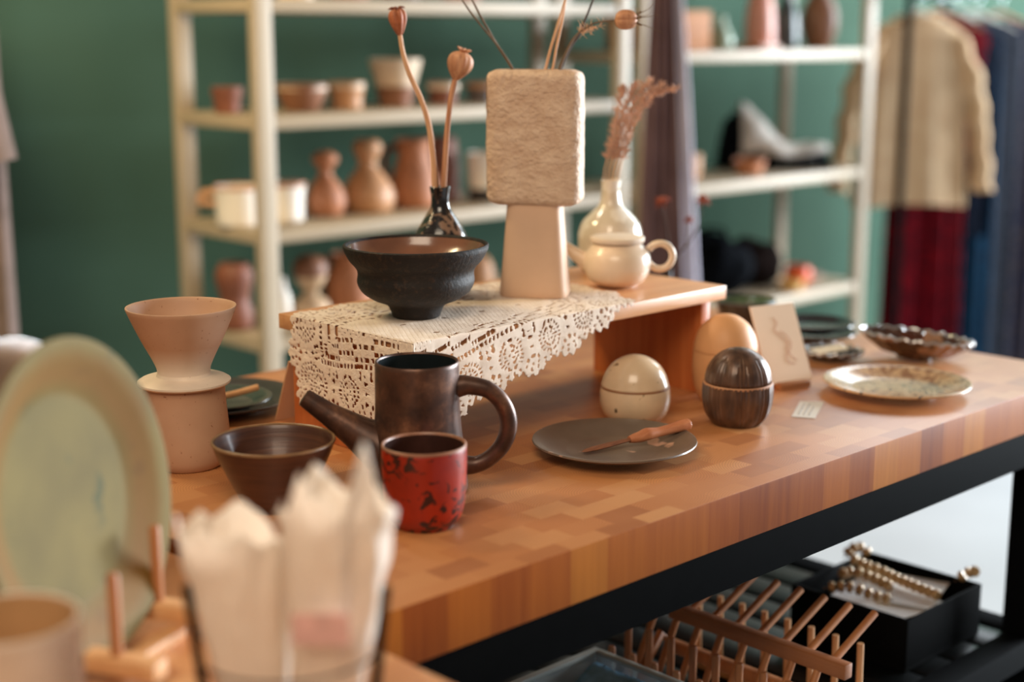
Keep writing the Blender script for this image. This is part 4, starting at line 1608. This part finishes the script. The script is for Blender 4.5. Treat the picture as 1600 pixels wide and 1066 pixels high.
pot('pitcher', 'white pitcher with stub handle, left of the corner post on middle shelf', 'pitcher', 1.928, z3, [(.048, 0), (.053, .004), (.054, .03), (.055, .06), (.058, .088)], wht, parts=[('rim_band', band(.0570, .082, .089), terra), mug_part(.052, .088)])
pot('pitcher', 'white pitcher with wavy rim, right of the corner post on the middle shelf', 'pitcher', 2.045, z3, [(.036, 0), (.042, .004), (.043, .03), (.045, .06), (.049, .088)], wht, y=2.885, parts=[('rim_band', band(.0485, .082, .089), terra)])
gp_ = [(.030, 0), (.040, .006), (.0475, .028), (.046, .05), (.034, .075), (.019, .094), (.0155, .108), (.022, .120), (.031, .133), (.028, .146), (.014, .1545)]
pot('gourd_vase', 'terracotta gourd vase with small round head, leftmost on the middle shelf', 'vase', 2.175, z3, gp_, terra, t_=.003)
pot('gourd_vase', 'large terracotta gourd vase with flared head in the centre of the middle shelf', 'vase', 2.305, z3, [(.048, 0), (.058, .006), (.066, .03), (.061, .058), (.044, .085), (.026, .108), (.023, .122), (.030, .138), (.036, .155), (.034, .168), (.026, .176)], tan, t_=.003)
pot('pitcher', 'tall terracotta pitcher behind the two poppy stems on the middle shelf', 'pitcher', 2.455, z3, [(.050, 0), (.058, .006), (.062, .03), (.056, .07), (.044, .11), (.040, .14), (.046, .170)], terra, t_=.003, parts=[('handle', MB().tube(catmull([(-.042, 0, .15), (-.066, 0, .146), (-.074, 0, .11), (-.064, 0, .06), (-.054, 0, .05)], 5), .009, 10), terra_d)])
pot('jar', 'dark brown tall jar behind the white beaker on the middle shelf', 'jar', 2.600, z3, [(.048, 0), (.052, .006), (.053, .06), (.051, .12), (.046, .165)], terra_d, y=2.97)
pot('beaker', 'white beaker with dark foot beside the cream block vase on the middle shelf', 'cup', 2.655, z3, [(.036, 0), (.040, .005), (.043, .04), (.045, .085), (.046, .128)], wht, y=2.85, parts=[('foot_band', MB().lathe([(.038, .002), (.0425, .004), (.0445, .034), (.0435, .038), (.040, .03)], 36), blk)])

pot('figurine_jar', 'dark red brown rough jar left of the corner post on the lower shelf', 'jar', 1.925, z4, [(.032, 0), (.040, .008), (.042, .04), (.034, .07), (.040, .10), (.044, .13), (.034, .155)], terra_d, y=2.93)
pot('bottle_vase', 'small white bottle right of the corner post on the lower shelf', 'vase', 2.035, z4, [(.020, 0), (.024, .004), (.025, .04), (.022, .07), (.014, .09), (.012, .112)], wht)
hd = thing('bust', 'cream clay bust with round head and rough shoulders on the lower shelf', 'bust', (2.122, YS, z4), FACE)
MB().lathe(sm([(0, 0), (.048, 0), (.050, .02), (.040, .045), (.020, .060), (.019, .074), (.030, .088), (.040, .112), (.036, .138), (.018, .152), (0, .154)], 4), 40, wob=.08, seed=3).build('body', plain('cream_clay', srgb(206, 172, 136), .6, .2, 20), hd)
MB().lathe(sm([(.0405, .108), (.0425, .125), (.037, .143), (.02, .156), (0, .158)], 4), 32, wob=.1, seed=8).build('hair', brn, hd)
pot('jug', 'large terracotta jug behind the black clay bowl on the lower shelf', 'jug', 2.240, z4, [(.045, 0), (.056, .008), (.062, .05), (.054, .10), (.040, .13), (.044, .15)], terra, parts=[('handle', MB().tube(catmull([(-.042, 0, .135), (-.070, 0, .13), (-.074, 0, .09), (-.058, 0, .06)], 5), .009, 10), terra_d)])
pot('jar', 'dark brown squat jar beside the terracotta jug on the lower shelf', 'jar', 2.36, z4, [(.040, 0), (.052, .01), (.055, .05), (.046, .09), (.036, .105)], terra_d, y=2.95)
pot('jar', 'tan ribbed jar between the black bowl and the cream block vase on the lower shelf', 'jar', 2.675, z4, [(.036, 0), (.042, .006), (.044, .05), (.034, .085), (.022, .100)], tan)

# top shelf: only the feet of things are in view
pot('dish', 'pale pink dish on the top board of the left shelving', 'dish', 2.105, z1, bowlp(.046, .05, .85), crm)
pot('bowl', 'brown bowl on the top board of the left shelving', 'bowl', 2.26, z1, bowlp(.055, .06, .75), terra_d)
pot('bowl', 'dark bowl on the top board of the left shelving, above the poppy heads', 'bowl', 2.42, z1, bowlp(.055, .06, .75), blk)
pot('bowl', 'tan bowl on the top board of the left shelving, above the block vase', 'bowl', 2.62, z1, bowlp(.060, .06, .75), brn)

# right shelving
zb = [z + .0305 for z in SB]
cr = thing('crate', 'light wooden crate at the left end of the upper board on the right shelving', 'crate', (3.42, 2.92, zb[0]))
mb = MB()
CW, CD, CH = .12, .10, .115
mb.box(-CW, CW, -CD, CD, 0, .010, .001)
mb.box(-CW, CW, -CD, -CD + .010, .010, CH, .001)
mb.box(-CW, CW, CD - .010, CD, .010, CH, .001)
mb.box(-CW, -CW + .010, -CD + .01, CD - .01, .010, CH, .001)
mb.box(CW - .010, CW, -CD + .01, CD - .01, .010, CH, .001)
mb.build('walls', wood('light_crate_wood', srgb(132, 80, 44), srgb(160, 106, 62), .6, 'X', 1.0, .1), cr)
tl_m = plain('teal_glaze', srgb(96, 140, 130), .3, .2, 20, 0, .5, .2)
pnk = plain('pink_glaze', srgb(204, 138, 118), .4, .12, 14)
pot('bottle_vase', 'small greenish vase between the crate and the pink bottle on the right shelving', 'vase', 3.690, zb[0], [(.030, 0), (.036, .005), (.038, .03), (.026, .06), (.014, .08), (.016, .10)], plain('pale_celadon', srgb(150, 166, 146), .35, .2, 20))
pot('bottle_vase', 'pink bottle vase in the middle of the upper board on the right shelving', 'vase', 3.885, zb[0], [(.040, 0), (.046, .005), (.048, .06), (.044, .12), (.036, .16), (.020, .20), (.018, .24)], pnk)
pot('bottle_vase', 'dark teal bottle vase right of the pink one on the right shelving', 'vase', 4.025, zb[0], [(.034, 0), (.040, .005), (.041, .05), (.036, .11), (.020, .16), (.016, .22)], plain('dark_teal', srgb(42, 54, 54), .3, .25, 20, 0, .5, .3))
pot('vase', 'round brown vase at the right end of the upper board on the right shelving', 'vase', 4.205, zb[0], [(.034, 0), (.040, .005), (.056, .05), (.061, .095), (.052, .14), (.034, .17), (.030, .20)], brn)
MB_ = MB().box(-.05, .05, -.05, .05, 0, .018, .002)
o = MB_.build('tray', M['rail_dark'])
o.location = (3.795, 2.84, zb[0])
tag(o, 'flat dark brown tray in front of the pink bottle on the right shelving', 'tray')

pot('pot', 'small terracotta pot at the left end of the middle board on the right shelving', 'pot', 3.555, zb[1], [(.026, 0), (.030, .004), (.034, .03), (.035, .075)], tan)
pot('bowl', 'small brown bowl left of the dark bag on the right shelving', 'bowl', 3.80, zb[1], bowlp(.050, .048, .7), terra, y=2.86)
# dark bag with a pale scarf over it
def blob(name, mat, parent, rad, seed, n=(40, 20), amp=.18, loc=(0, 0, 0), floor=True, stretch=6):
    V, F = [], []
    for i in range(n[1] + 1):
        ph = PI * i / n[1]
        for j in range(n[0]):
            a = 2 * PI * j / n[0]
            d = Vector((math.sin(ph) * math.cos(a), math.sin(ph) * math.sin(a), -math.cos(ph)))
            k_ = 1 + amp * mnoise.fractal(d * 1.6 + Vector((seed, 0, 0)), 1, 2, 3)
            p = Vector((d.x * rad[0] * k_, d.y * rad[1] * k_, (d.z + .8) * rad[2] * k_ / 1.0))
            if floor and p.z < 0:
                p.z = 0
            V.append(p + Vector(loc))
    for i in range(n[1]):
        for j in range(n[0]):
            F.append((i * n[0] + j, i * n[0] + (j + 1) % n[0], (i + 1) * n[0] + (j + 1) % n[0], (i + 1) * n[0] + j))
    return MB().add(V, F).build(name, mat, parent, angle=70)


navy_cloth = plain('black_cloth', srgb(12, 14, 18), .9, .3, 40, 0, .03)
bg_ = thing('cloth_bag', 'slumped black cloth bag on the middle board of the right shelving', 'bag', (4.02, 2.93, zb[1]), FACE)
# profile leaning up to the left
V, F = [], []
NXX, NYY = 36, 18
for i in range(NXX + 1):
    t = i / NXX
    x = -.185 + .37 * t
    top = .060 + .120 * math.exp(-((t - .22) / .30) ** 2) + .012 * math.sin(t * 9)
    top *= min(1, t / .05) ** .5 * min(1, (1 - t) / .06) ** .5
    for j in range(NYY):
        a = 2 * PI * j / NYY
        V.append((x, .075 * math.cos(a) * (1 - .4 * abs(t - .5)), max(0, top * (.5 + .5 * math.sin(a))) + .003 * mnoise.noise(Vector((x * 30, a, 0)))))
for i in range(NXX):
    for j in range(NYY):
        F.append((i * NYY + j, i * NYY + (j + 1) % NYY, (i + 1) * NYY + (j + 1) % NYY, (i + 1) * NYY + j))
F.append(tuple(reversed(range(NYY))))
F.append(tuple(NXX * NYY + j for j in range(NYY)))
V = [(v_[0], v_[1], max(v_[2], 0)) for v_ in V]
MB().add(V, F).build('body', navy_cloth, bg_, angle=70)
steel_ring = plain('steel_ring', srgb(120, 124, 126), .25, .1, 40, .8)
for xx in (.035, .11):
    MB().tube([(xx + .020 * math.cos(2 * PI * i / 24), -.078, .026 + .020 * math.sin(2 * PI * i / 24)) for i in range(25)], .0022, 6, cap=False).build('ring', steel_ring, bg_)
# scarf draped over it
V, F = [], []
for i in range(33):
    t = i / 32
    x = -.115 + .285 * t
    tt = (x + .185) / .37
    top = .060 + .120 * math.exp(-((tt - .22) / .30) ** 2) + .012 * math.sin(tt * 9)
    for j in range(15):
        a = PI * (.30 + (.86 - .34 * t) * j / 14)
        r_k = 1.12 + .05 * math.sin(x * 60 + j * .6)
        V.append((x, .078 * math.cos(a) * r_k * (1 - .4 * abs(tt - .5)), max(.004, top * (.5 + .5 * math.sin(a) * r_k)) + .006))
for i in range(32):
    for j in range(14):
        F.append((i * 15 + j, (i + 1) * 15 + j, (i + 1) * 15 + j + 1, i * 15 + j + 1))
o = MB().add(V, F).build('scarf', plain('pale_grey_scarf', srgb(196, 188, 180), .8, .1, 40, 0, .2), angle=80)
md = o.modifiers.new('thickness', 'SOLIDIFY')
md.thickness = .004
o.location = (4.02, 2.93, zb[1])
o.rotation_euler = (0, 0, FACE)
tag(o, 'pale grey scarf draped over the black bag on the right shelving', 'scarf')

b1 = thing('cloth_bag', 'black cloth bag standing upright on the low board of the right shelving', 'bag', (3.755, 2.96, zb[2]), FACE)
blob('body', navy_cloth, b1, (.125, .085, .10), 4.0)
MB().tube(catmull([(-.05, 0, .15), (-.04, 0, .20), (.03, 0, .205), (.05, 0, .15)], 6), .006, 8).build('handle', navy_cloth, b1)
b2 = thing('cloth_bag', 'smaller dark brown bag right of the black one on the low board', 'bag', (3.975, 2.96, zb[2]), FACE)
blob('body', plain('dark_brown_cloth', srgb(26, 18, 16), .9, .3, 40, 0, .03), b2, (.095, .075, .088), 9.0)
pot('bowl', 'white bowl at the left end of the low board on the right shelving', 'bowl', 3.50, zb[2], bowlp(.060, .06, .7), wht, y=2.86)
pot('tea_bowl', 'bright orange bowl on the low board of the right shelving', 'bowl', 4.085, zb[2], [(.024, 0), (.030, .003), (.042, .02), (.045, .045), (.038, .062)], plain('bright_orange_glaze', srgb(232, 92, 40), .35, .1, 20, 0, .5, .2), y=2.86)
pot('tea_bowl', 'yellow bowl in front of the orange one on the low board', 'bowl', 3.975, zb[2], [(.026, 0), (.030, .003), (.040, .016), (.043, .036)], plain('ochre_glaze', srgb(212, 160, 84), .35, .1, 20, 0, .5, .2), y=2.81)
o = MB().box(-.05, .05, -.03, .03, 0, .012, .002).build('tray', terra_d)
o.location = (4.235, 2.93, zb[2])
tag(o, 'small dark tray at the right end of the low board on the right shelving', 'tray')

# ------------------------------------------------------------------ clothes
def cloth_mat(name, c, c2=None, scale=40, rough=.85):
    t = NT(name)
    v = t.obj()
    n = t.noise(v, scale, 3, .6)
    t.col(t.ramp(n, [(.38, c), (.62, c2 or dim(c, 1.2))]))
    t.p(rough, 0, .04)
    t.b.inputs['Sheen Weight'].default_value = .0
    t.bump(t.noise(v, 300, 2), .2, .001)
    return t.m


def garment(name, label, cat, loc, rz, mat, shoulder, hem, length, depth=.05, waist=None, folds=9, fold_amp=.014, seed=0, neck=.07, drop=.055, sleeves=None, collar=None, start=0.0):
    """hanging garment: shoulders slope from the neck, folds grow towards the hem"""
    t = thing(name, label, cat, loc, rz)
    V, F = [], []
    NZ, NA_ = 34, 96
    zs = [drop * (1 - math.cos(PI / 2 * min(1, i / 6))) * 0 for i in range(1)]
    rows = []
    for i in range(NZ + 1):
        s_ = i / NZ
        if s_ < .16:                 # shoulder slope
            u = s_ / .16
            hw = neck + (shoulder - neck) * u ** .9
            z = -drop * u ** 1.3
            dp = depth * (.35 + .65 * u)
        else:
            u = (s_ - .16) / .84
            z = -drop - (length - drop) * u
            if waist:
                wu = .38
                hw = shoulder + (waist - shoulder) * math.sin(min(u / wu, 1) * PI / 2) if u < wu else waist + (hem - waist) * ((u - wu) / (1 - wu)) ** .8
            else:
                hw = shoulder + (hem - shoulder) * u
            dp = depth * (1 + .25 * u)
        for j in range(NA_):
            a = 2 * PI * j / NA_
            c, s2 = math.cos(a), math.sin(a)
            fo = fold_amp * min(1, max(0, (s_ - .12) * 1.4)) * (math.sin(a * folds + seed + 1.2 * math.sin(a * 2 + seed)) + .4 * math.sin(a * folds * 2.3 + seed * 2))
            x = math.copysign(abs(c) ** .8, c) * hw
            y = math.copysign(abs(s2) ** .9, s2) * dp + fo * (1 if s2 >= 0 else -1) * .9
            zz = z + (.006 * math.sin(a * 3 + seed) if i == NZ else 0)
            V.append((x + .3 * fo, y, zz))
    for i in range(NZ):
        for j in range(NA_):
            F.append((i * NA_ + j, (i + 1) * NA_ + j, (i + 1) * NA_ + (j + 1) % NA_, i * NA_ + (j + 1) % NA_))
    MB().add(V, F).build('body', mat, t, angle=80)
    if sleeves:
        sl, sr, spread = sleeves
        for sg in (-1, 1):
            pth = catmull([(sg * (shoulder - .035), 0, -drop - .01), (sg * (shoulder + spread * .35), -.006, -drop - sl * .30), (sg * (shoulder + spread * .75), -.012, -drop - sl * .65), (sg * (shoulder + spread), -.014, -drop - sl)], 6)
            v_, f_ = tube_geo(pth, [sr * .9, sr, sr * .95, sr * .85, sr * 1.0], 24, True, .6)
            v_ = [q_ + Vector((0, 0, 0)) + Vector((.006 * math.sin(q_.z * 60), .006 * math.sin(q_.z * 45 + sg), 0)) for q_ in v_]
            MB().add(v_, f_).build('sleeve', mat, t, angle=80)
    if collar:
        pts = [(neck * 1.02 * math.cos(a), depth * .55 * math.sin(a), .002) for a in [2 * PI * i / 32 for i in range(33)]]
        MB().tube(pts, .010, 8, cap=False).build('collar', collar, t)
    return t


def hanger(label, loc, rz, hw, mat, group='hangers on the clothes rail'):
    t = thing('clothes_hanger', label, 'hanger', loc, rz, group)
    MB().tube(catmull([(-hw, 0, -.052), (-hw * .5, 0, -.018), (0, 0, .012), (hw * .5, 0, -.018), (hw, 0, -.052)], 6), .008, 8).build('arms', mat, t)
    hk = [(0, 0, .010), (0, 0, .040)] + [(.018 * math.sin(a), 0, .062 - .020 * math.cos(a)) for a in [math.radians(20 + i * 22) for i in range(11)]]
    MB().tube(hk, .0022, 6).build('hook', plain('chrome', srgb(190, 190, 192), .2, .05, 30, .9), t)
    return t


RZ0 = FACE + .10
RD = Vector((.905, .425, 0))                      # rail direction, away to the right
rail0 = Vector((4.60, 2.775, 0))


def rp(t, z, side=0):
    return rail0 + RD * t + Vector((math.cos(RZ0), math.sin(RZ0), 0)) * side + Vector((0, 0, z))


ZN = 1.430
rl = thing('clothes_rail', 'black clothes rail at the right carrying the blouse and the dresses', 'clothes rail', (rail0.x, rail0.y, 0))
MB().tube([RD * -.27 + Vector((0, 0, ZN + .076)), RD * 1.05 + Vector((0, 0, ZN + .076))], .012, 14).build('bar', M['black_steel'], rl)
for tt in (-.25, 1.02):
    MB().tube([RD * tt + Vector((0, 0, 0)), RD * tt + Vector((0, 0, ZN + .076))], .013, 12).build('upright', M['black_steel'], rl)
for tt in (-.25, 1.02):
    MB().tube([RD * tt + Vector((-.06 * RD.y, .06 * RD.x, .014)), RD * tt + Vector((.24 * RD.y, -.24 * RD.x, .014))], .014, 12).build('foot', M['black_steel'], rl)

M['blouse'] = cloth_mat('cream_cotton_blouse', srgb(190, 160, 128), srgb(198, 170, 138), 12)
M['red'] = cloth_mat('dark_red_print', srgb(104, 10, 20), srgb(46, 8, 16), 42)
M['navy'] = cloth_mat('navy_print', srgb(9, 13, 22), srgb(20, 28, 44), 60)
M['teal'] = cloth_mat('teal_blue_print', srgb(18, 52, 74), srgb(18, 30, 46), 50)
M['blackp'] = cloth_mat('black_white_print', srgb(18, 20, 26), srgb(64, 68, 78), 110)
gs = (
    ('blouse', 'cream cotton blouse with loose sleeves, frontmost on the clothes rail', 'blouse', 0.0, 0.0, M['blouse'], .175, .205, .635, dict(depth=.045, sleeves=(.53, .058, .085), folds=8, fold_amp=.010, collar=M['blouse'])),
    ('dress', 'dark red printed dress hanging directly behind the cream blouse', 'dress', .13, .050, M['red'], .205, .150, 1.24, dict(waist=.14, depth=.026, folds=9, fold_amp=.011)),
    ('dress', 'navy printed dress, third garment on the clothes rail behind the dark red dress', 'dress', .26, .085, M['navy'], .205, .18, .78, dict(depth=.026, folds=10, fold_amp=.011)),
    ('dress', 'teal blue printed long dress, fourth garment on the clothes rail', 'dress', .38, .110, M['teal'], .175, .19, 1.34, dict(depth=.026, folds=10, fold_amp=.011)),
    ('dress', 'black and white speckled dress, fifth garment on the clothes rail', 'dress', .50, .165, M['blackp'], .20, .21, 1.36, dict(depth=.026, folds=10, fold_amp=.011)),
    ('dress', 'blue printed dress, last garment visible on the clothes rail at the right edge', 'dress', .62, .25, cloth_mat('blue_print', srgb(20, 28, 52), srgb(66, 58, 58), 40), .21, .24, 1.36, dict(depth=.026, folds=10, fold_amp=.011)),
)
hm = [plain('white_hanger', srgb(222, 216, 206), .4, .03, 20), plain('navy_hanger', srgb(30, 36, 48), .4, .03, 20), plain('wooden_hanger', srgb(176, 112, 70), .4, .1, 20)]
ord_ = ['blouse', 'dark red dress', 'navy dress', 'teal dress', 'speckled dress', 'blue dress at the right edge']
for i, (nm, lab, cat, tt, sd_, mat, sh_, hem_, ln_, kw) in enumerate(gs):
    p = rp(tt, ZN, sd_)
    garment(nm, lab, cat, p - Vector((0, 0, .008)), RZ0, mat, sh_, hem_, ln_, seed=i * 1.7, **kw)
    h_ = hanger('hanger carrying the ' + ord_[i] + ' on the clothes rail', p + Vector((0, 0, .004)), RZ0, sh_ - .035, hm[(0, 2, 1, 0, 0, 2)[i]])

# mauve scarf between the two shelving units
def drape(name, label, cat, loc, rz, widths, length, mat, folds, amp, seed, edge=None):
    t = thing(name, label, cat, loc, rz)
    for nm, m_, lo, hi in (('panel', mat, 0, .72), ('pale_edge', edge, .72, 1.0)):
        V, F = [], []
        NX_, NZ_ = int(90 * (hi - lo)) + 4, 30
        for i in range(NZ_ + 1):
            s_ = i / NZ_
            hw = widths[0] + (widths[1] - widths[0]) * s_ ** .8
            sh_ = widths[2] * s_
            for j in range(NX_ + 1):
                u = lo + (hi - lo) * j / NX_
                x = (u - .5) * 2 * hw + sh_
                y = amp * math.sin(u * folds * 2 * PI + seed) * (.6 + .4 * s_) + .006 * math.sin(s_ * 7 + u * 9)
                V.append((x, y, -length * s_))
        for i in range(NZ_):
            for j in range(NX_):
                a = i * (NX_ + 1) + j
                F.append((a, a + NX_ + 1, a + NX_ + 2, a + 1))
        o = MB().add(V, F).build(nm, m_, t, angle=80)
        md = o.modifiers.new('thickness', 'SOLIDIFY')
        md.thickness = .003
    return t


hk0 = Vector((3.125, 2.655, 1.62))
drape('scarf', 'long mauve grey scarf with lilac edge hanging between the two white shelving units', 'scarf', (3.150, 2.665, 1.62), FACE + .1, (.030, .105, .030), 1.25,
      cloth_mat('mauve_grey_fabric', srgb(108, 84, 86), srgb(120, 94, 96), 10), 5, .020, .4, cloth_mat('lilac_fabric', srgb(186, 180, 196), srgb(196, 190, 204), 10))
kh = thing('wall_hook', 'black hook on the shelving post carrying the mauve scarf', 'hook', (3.150, 2.665, 1.625))
MB().tube(catmull([(.0, .085, .03), (.0, .04, .03), (0, 0, .006), (0, -.014, .012), (0, -.018, .03)], 5), .005, 8).build('hook', M['black_steel'], kh)

# jacket at the left edge
jk = thing('jacket', 'grey brown jacket whose sleeve hangs into view at the left edge', 'jacket', (1.285, 2.925, 1.62), FACE)
jm = cloth_mat('grey_brown_wool', srgb(104, 88, 80), srgb(116, 98, 90), 14)
V, F = [], []
for i in range(31):
    s_ = i / 30
    hw = .09 + .085 * min(1, s_ * 5)
    for j in range(72):
        a = 2 * PI * j / 72
        fo = .010 * math.sin(a * 7) * s_
        V.append((-.085 + hw * math.copysign(abs(math.cos(a)) ** .8, math.cos(a)) + .3 * fo, .05 * math.sin(a) + fo, -1.05 * s_))
for i in range(30):
    for j in range(72):
        F.append((i * 72 + j, (i + 1) * 72 + j, (i + 1) * 72 + (j + 1) % 72, i * 72 + (j + 1) % 72))
MB().add(V, F).build('body', jm, jk, angle=80)
pth = catmull([(.020, -.04, -.05), (.055, -.06, -.18), (.075, -.065, -.33), (.092, -.065, -.44), (.100, -.065, -.490)], 6)
MB().tube(pth, [.030, .042, .044, .046, .047], 24, flat=.75).build('sleeve', jm, jk, angle=60)
wh = thing('wall_hook', 'black hook on the green wall carrying the grey brown jacket', 'hook', (1.285, 2.925, 1.62), 0)
MB().tube(catmull([(0, .42, .05), (0, .2, .045), (0, .03, .03), (0, -.01, .015), (0, -.03, .04)], 5), .006, 8).build('hook', M['black_steel'], wh)

# ------------------------------------------------------------------ small pieces under the part that carries them; shared group phrases
CARRIER = {'crown': ('pod',), 'rim': ('base', 'body', 'dish'), 'rim_band': ('body',), 'foot_band': ('body',), 'hair': ('body',), 'pink_sticker': ('sleeve',),
           'line_drawing': ('card_sheet',), 'printed_lines': ('paper',), 'pale_edge': ('panel',), 'frizzy_collar': ('stem',)}
for o in list(COL.objects):
    key = o.name.split('.')[0]
    if key in CARRIER and o.parent is not None:
        for sib in o.parent.children:
            if sib is not o and sib.name.split('.')[0] in CARRIER[key]:
                o.parent = sib
                break
GROUPS = (('upper shelf', 'bowls on the upper shelf of the left shelving'), ('middle shelf', 'vases and pitchers on the middle shelf of the left shelving'),
          ('lower shelf', None), ('top board', 'dishes on the top board of the left shelving'), ('beads', 'gold bead strings in the black box'),
          ('in the black box', 'white cards in the black box'), ('paper sleeve', 'paper sleeves in the wire holder'), ('egg shaped', 'egg shaped jars on the table'),
          ('block vase', 'dried stems in the cream block vase'), ('poppy', 'poppy heads in the black bud vase'), ('red brown dried', 'dried flowers behind the riser'),
          ('on the right shelving', 'goods on the right shelving'), ('low board', 'goods on the low board of the right shelving'), ('stacked pair', 'stacked black plates'))
for o in COL.objects:
    if o.get('label') and not o.get('group') and o.type in {'EMPTY', 'MESH'}:
        lab = o['label']
        if o.get('category') in ('table', 'shelf', 'box', 'holder') or lab.startswith('tall cream vase') or 'bud vase holding' in lab:
            continue
        if o['category'] == 'dress':
            o['group'] = 'dresses on the clothes rail'
            continue
        for word, g in GROUPS:
            if g and word in lab:
                o['group'] = g
                break
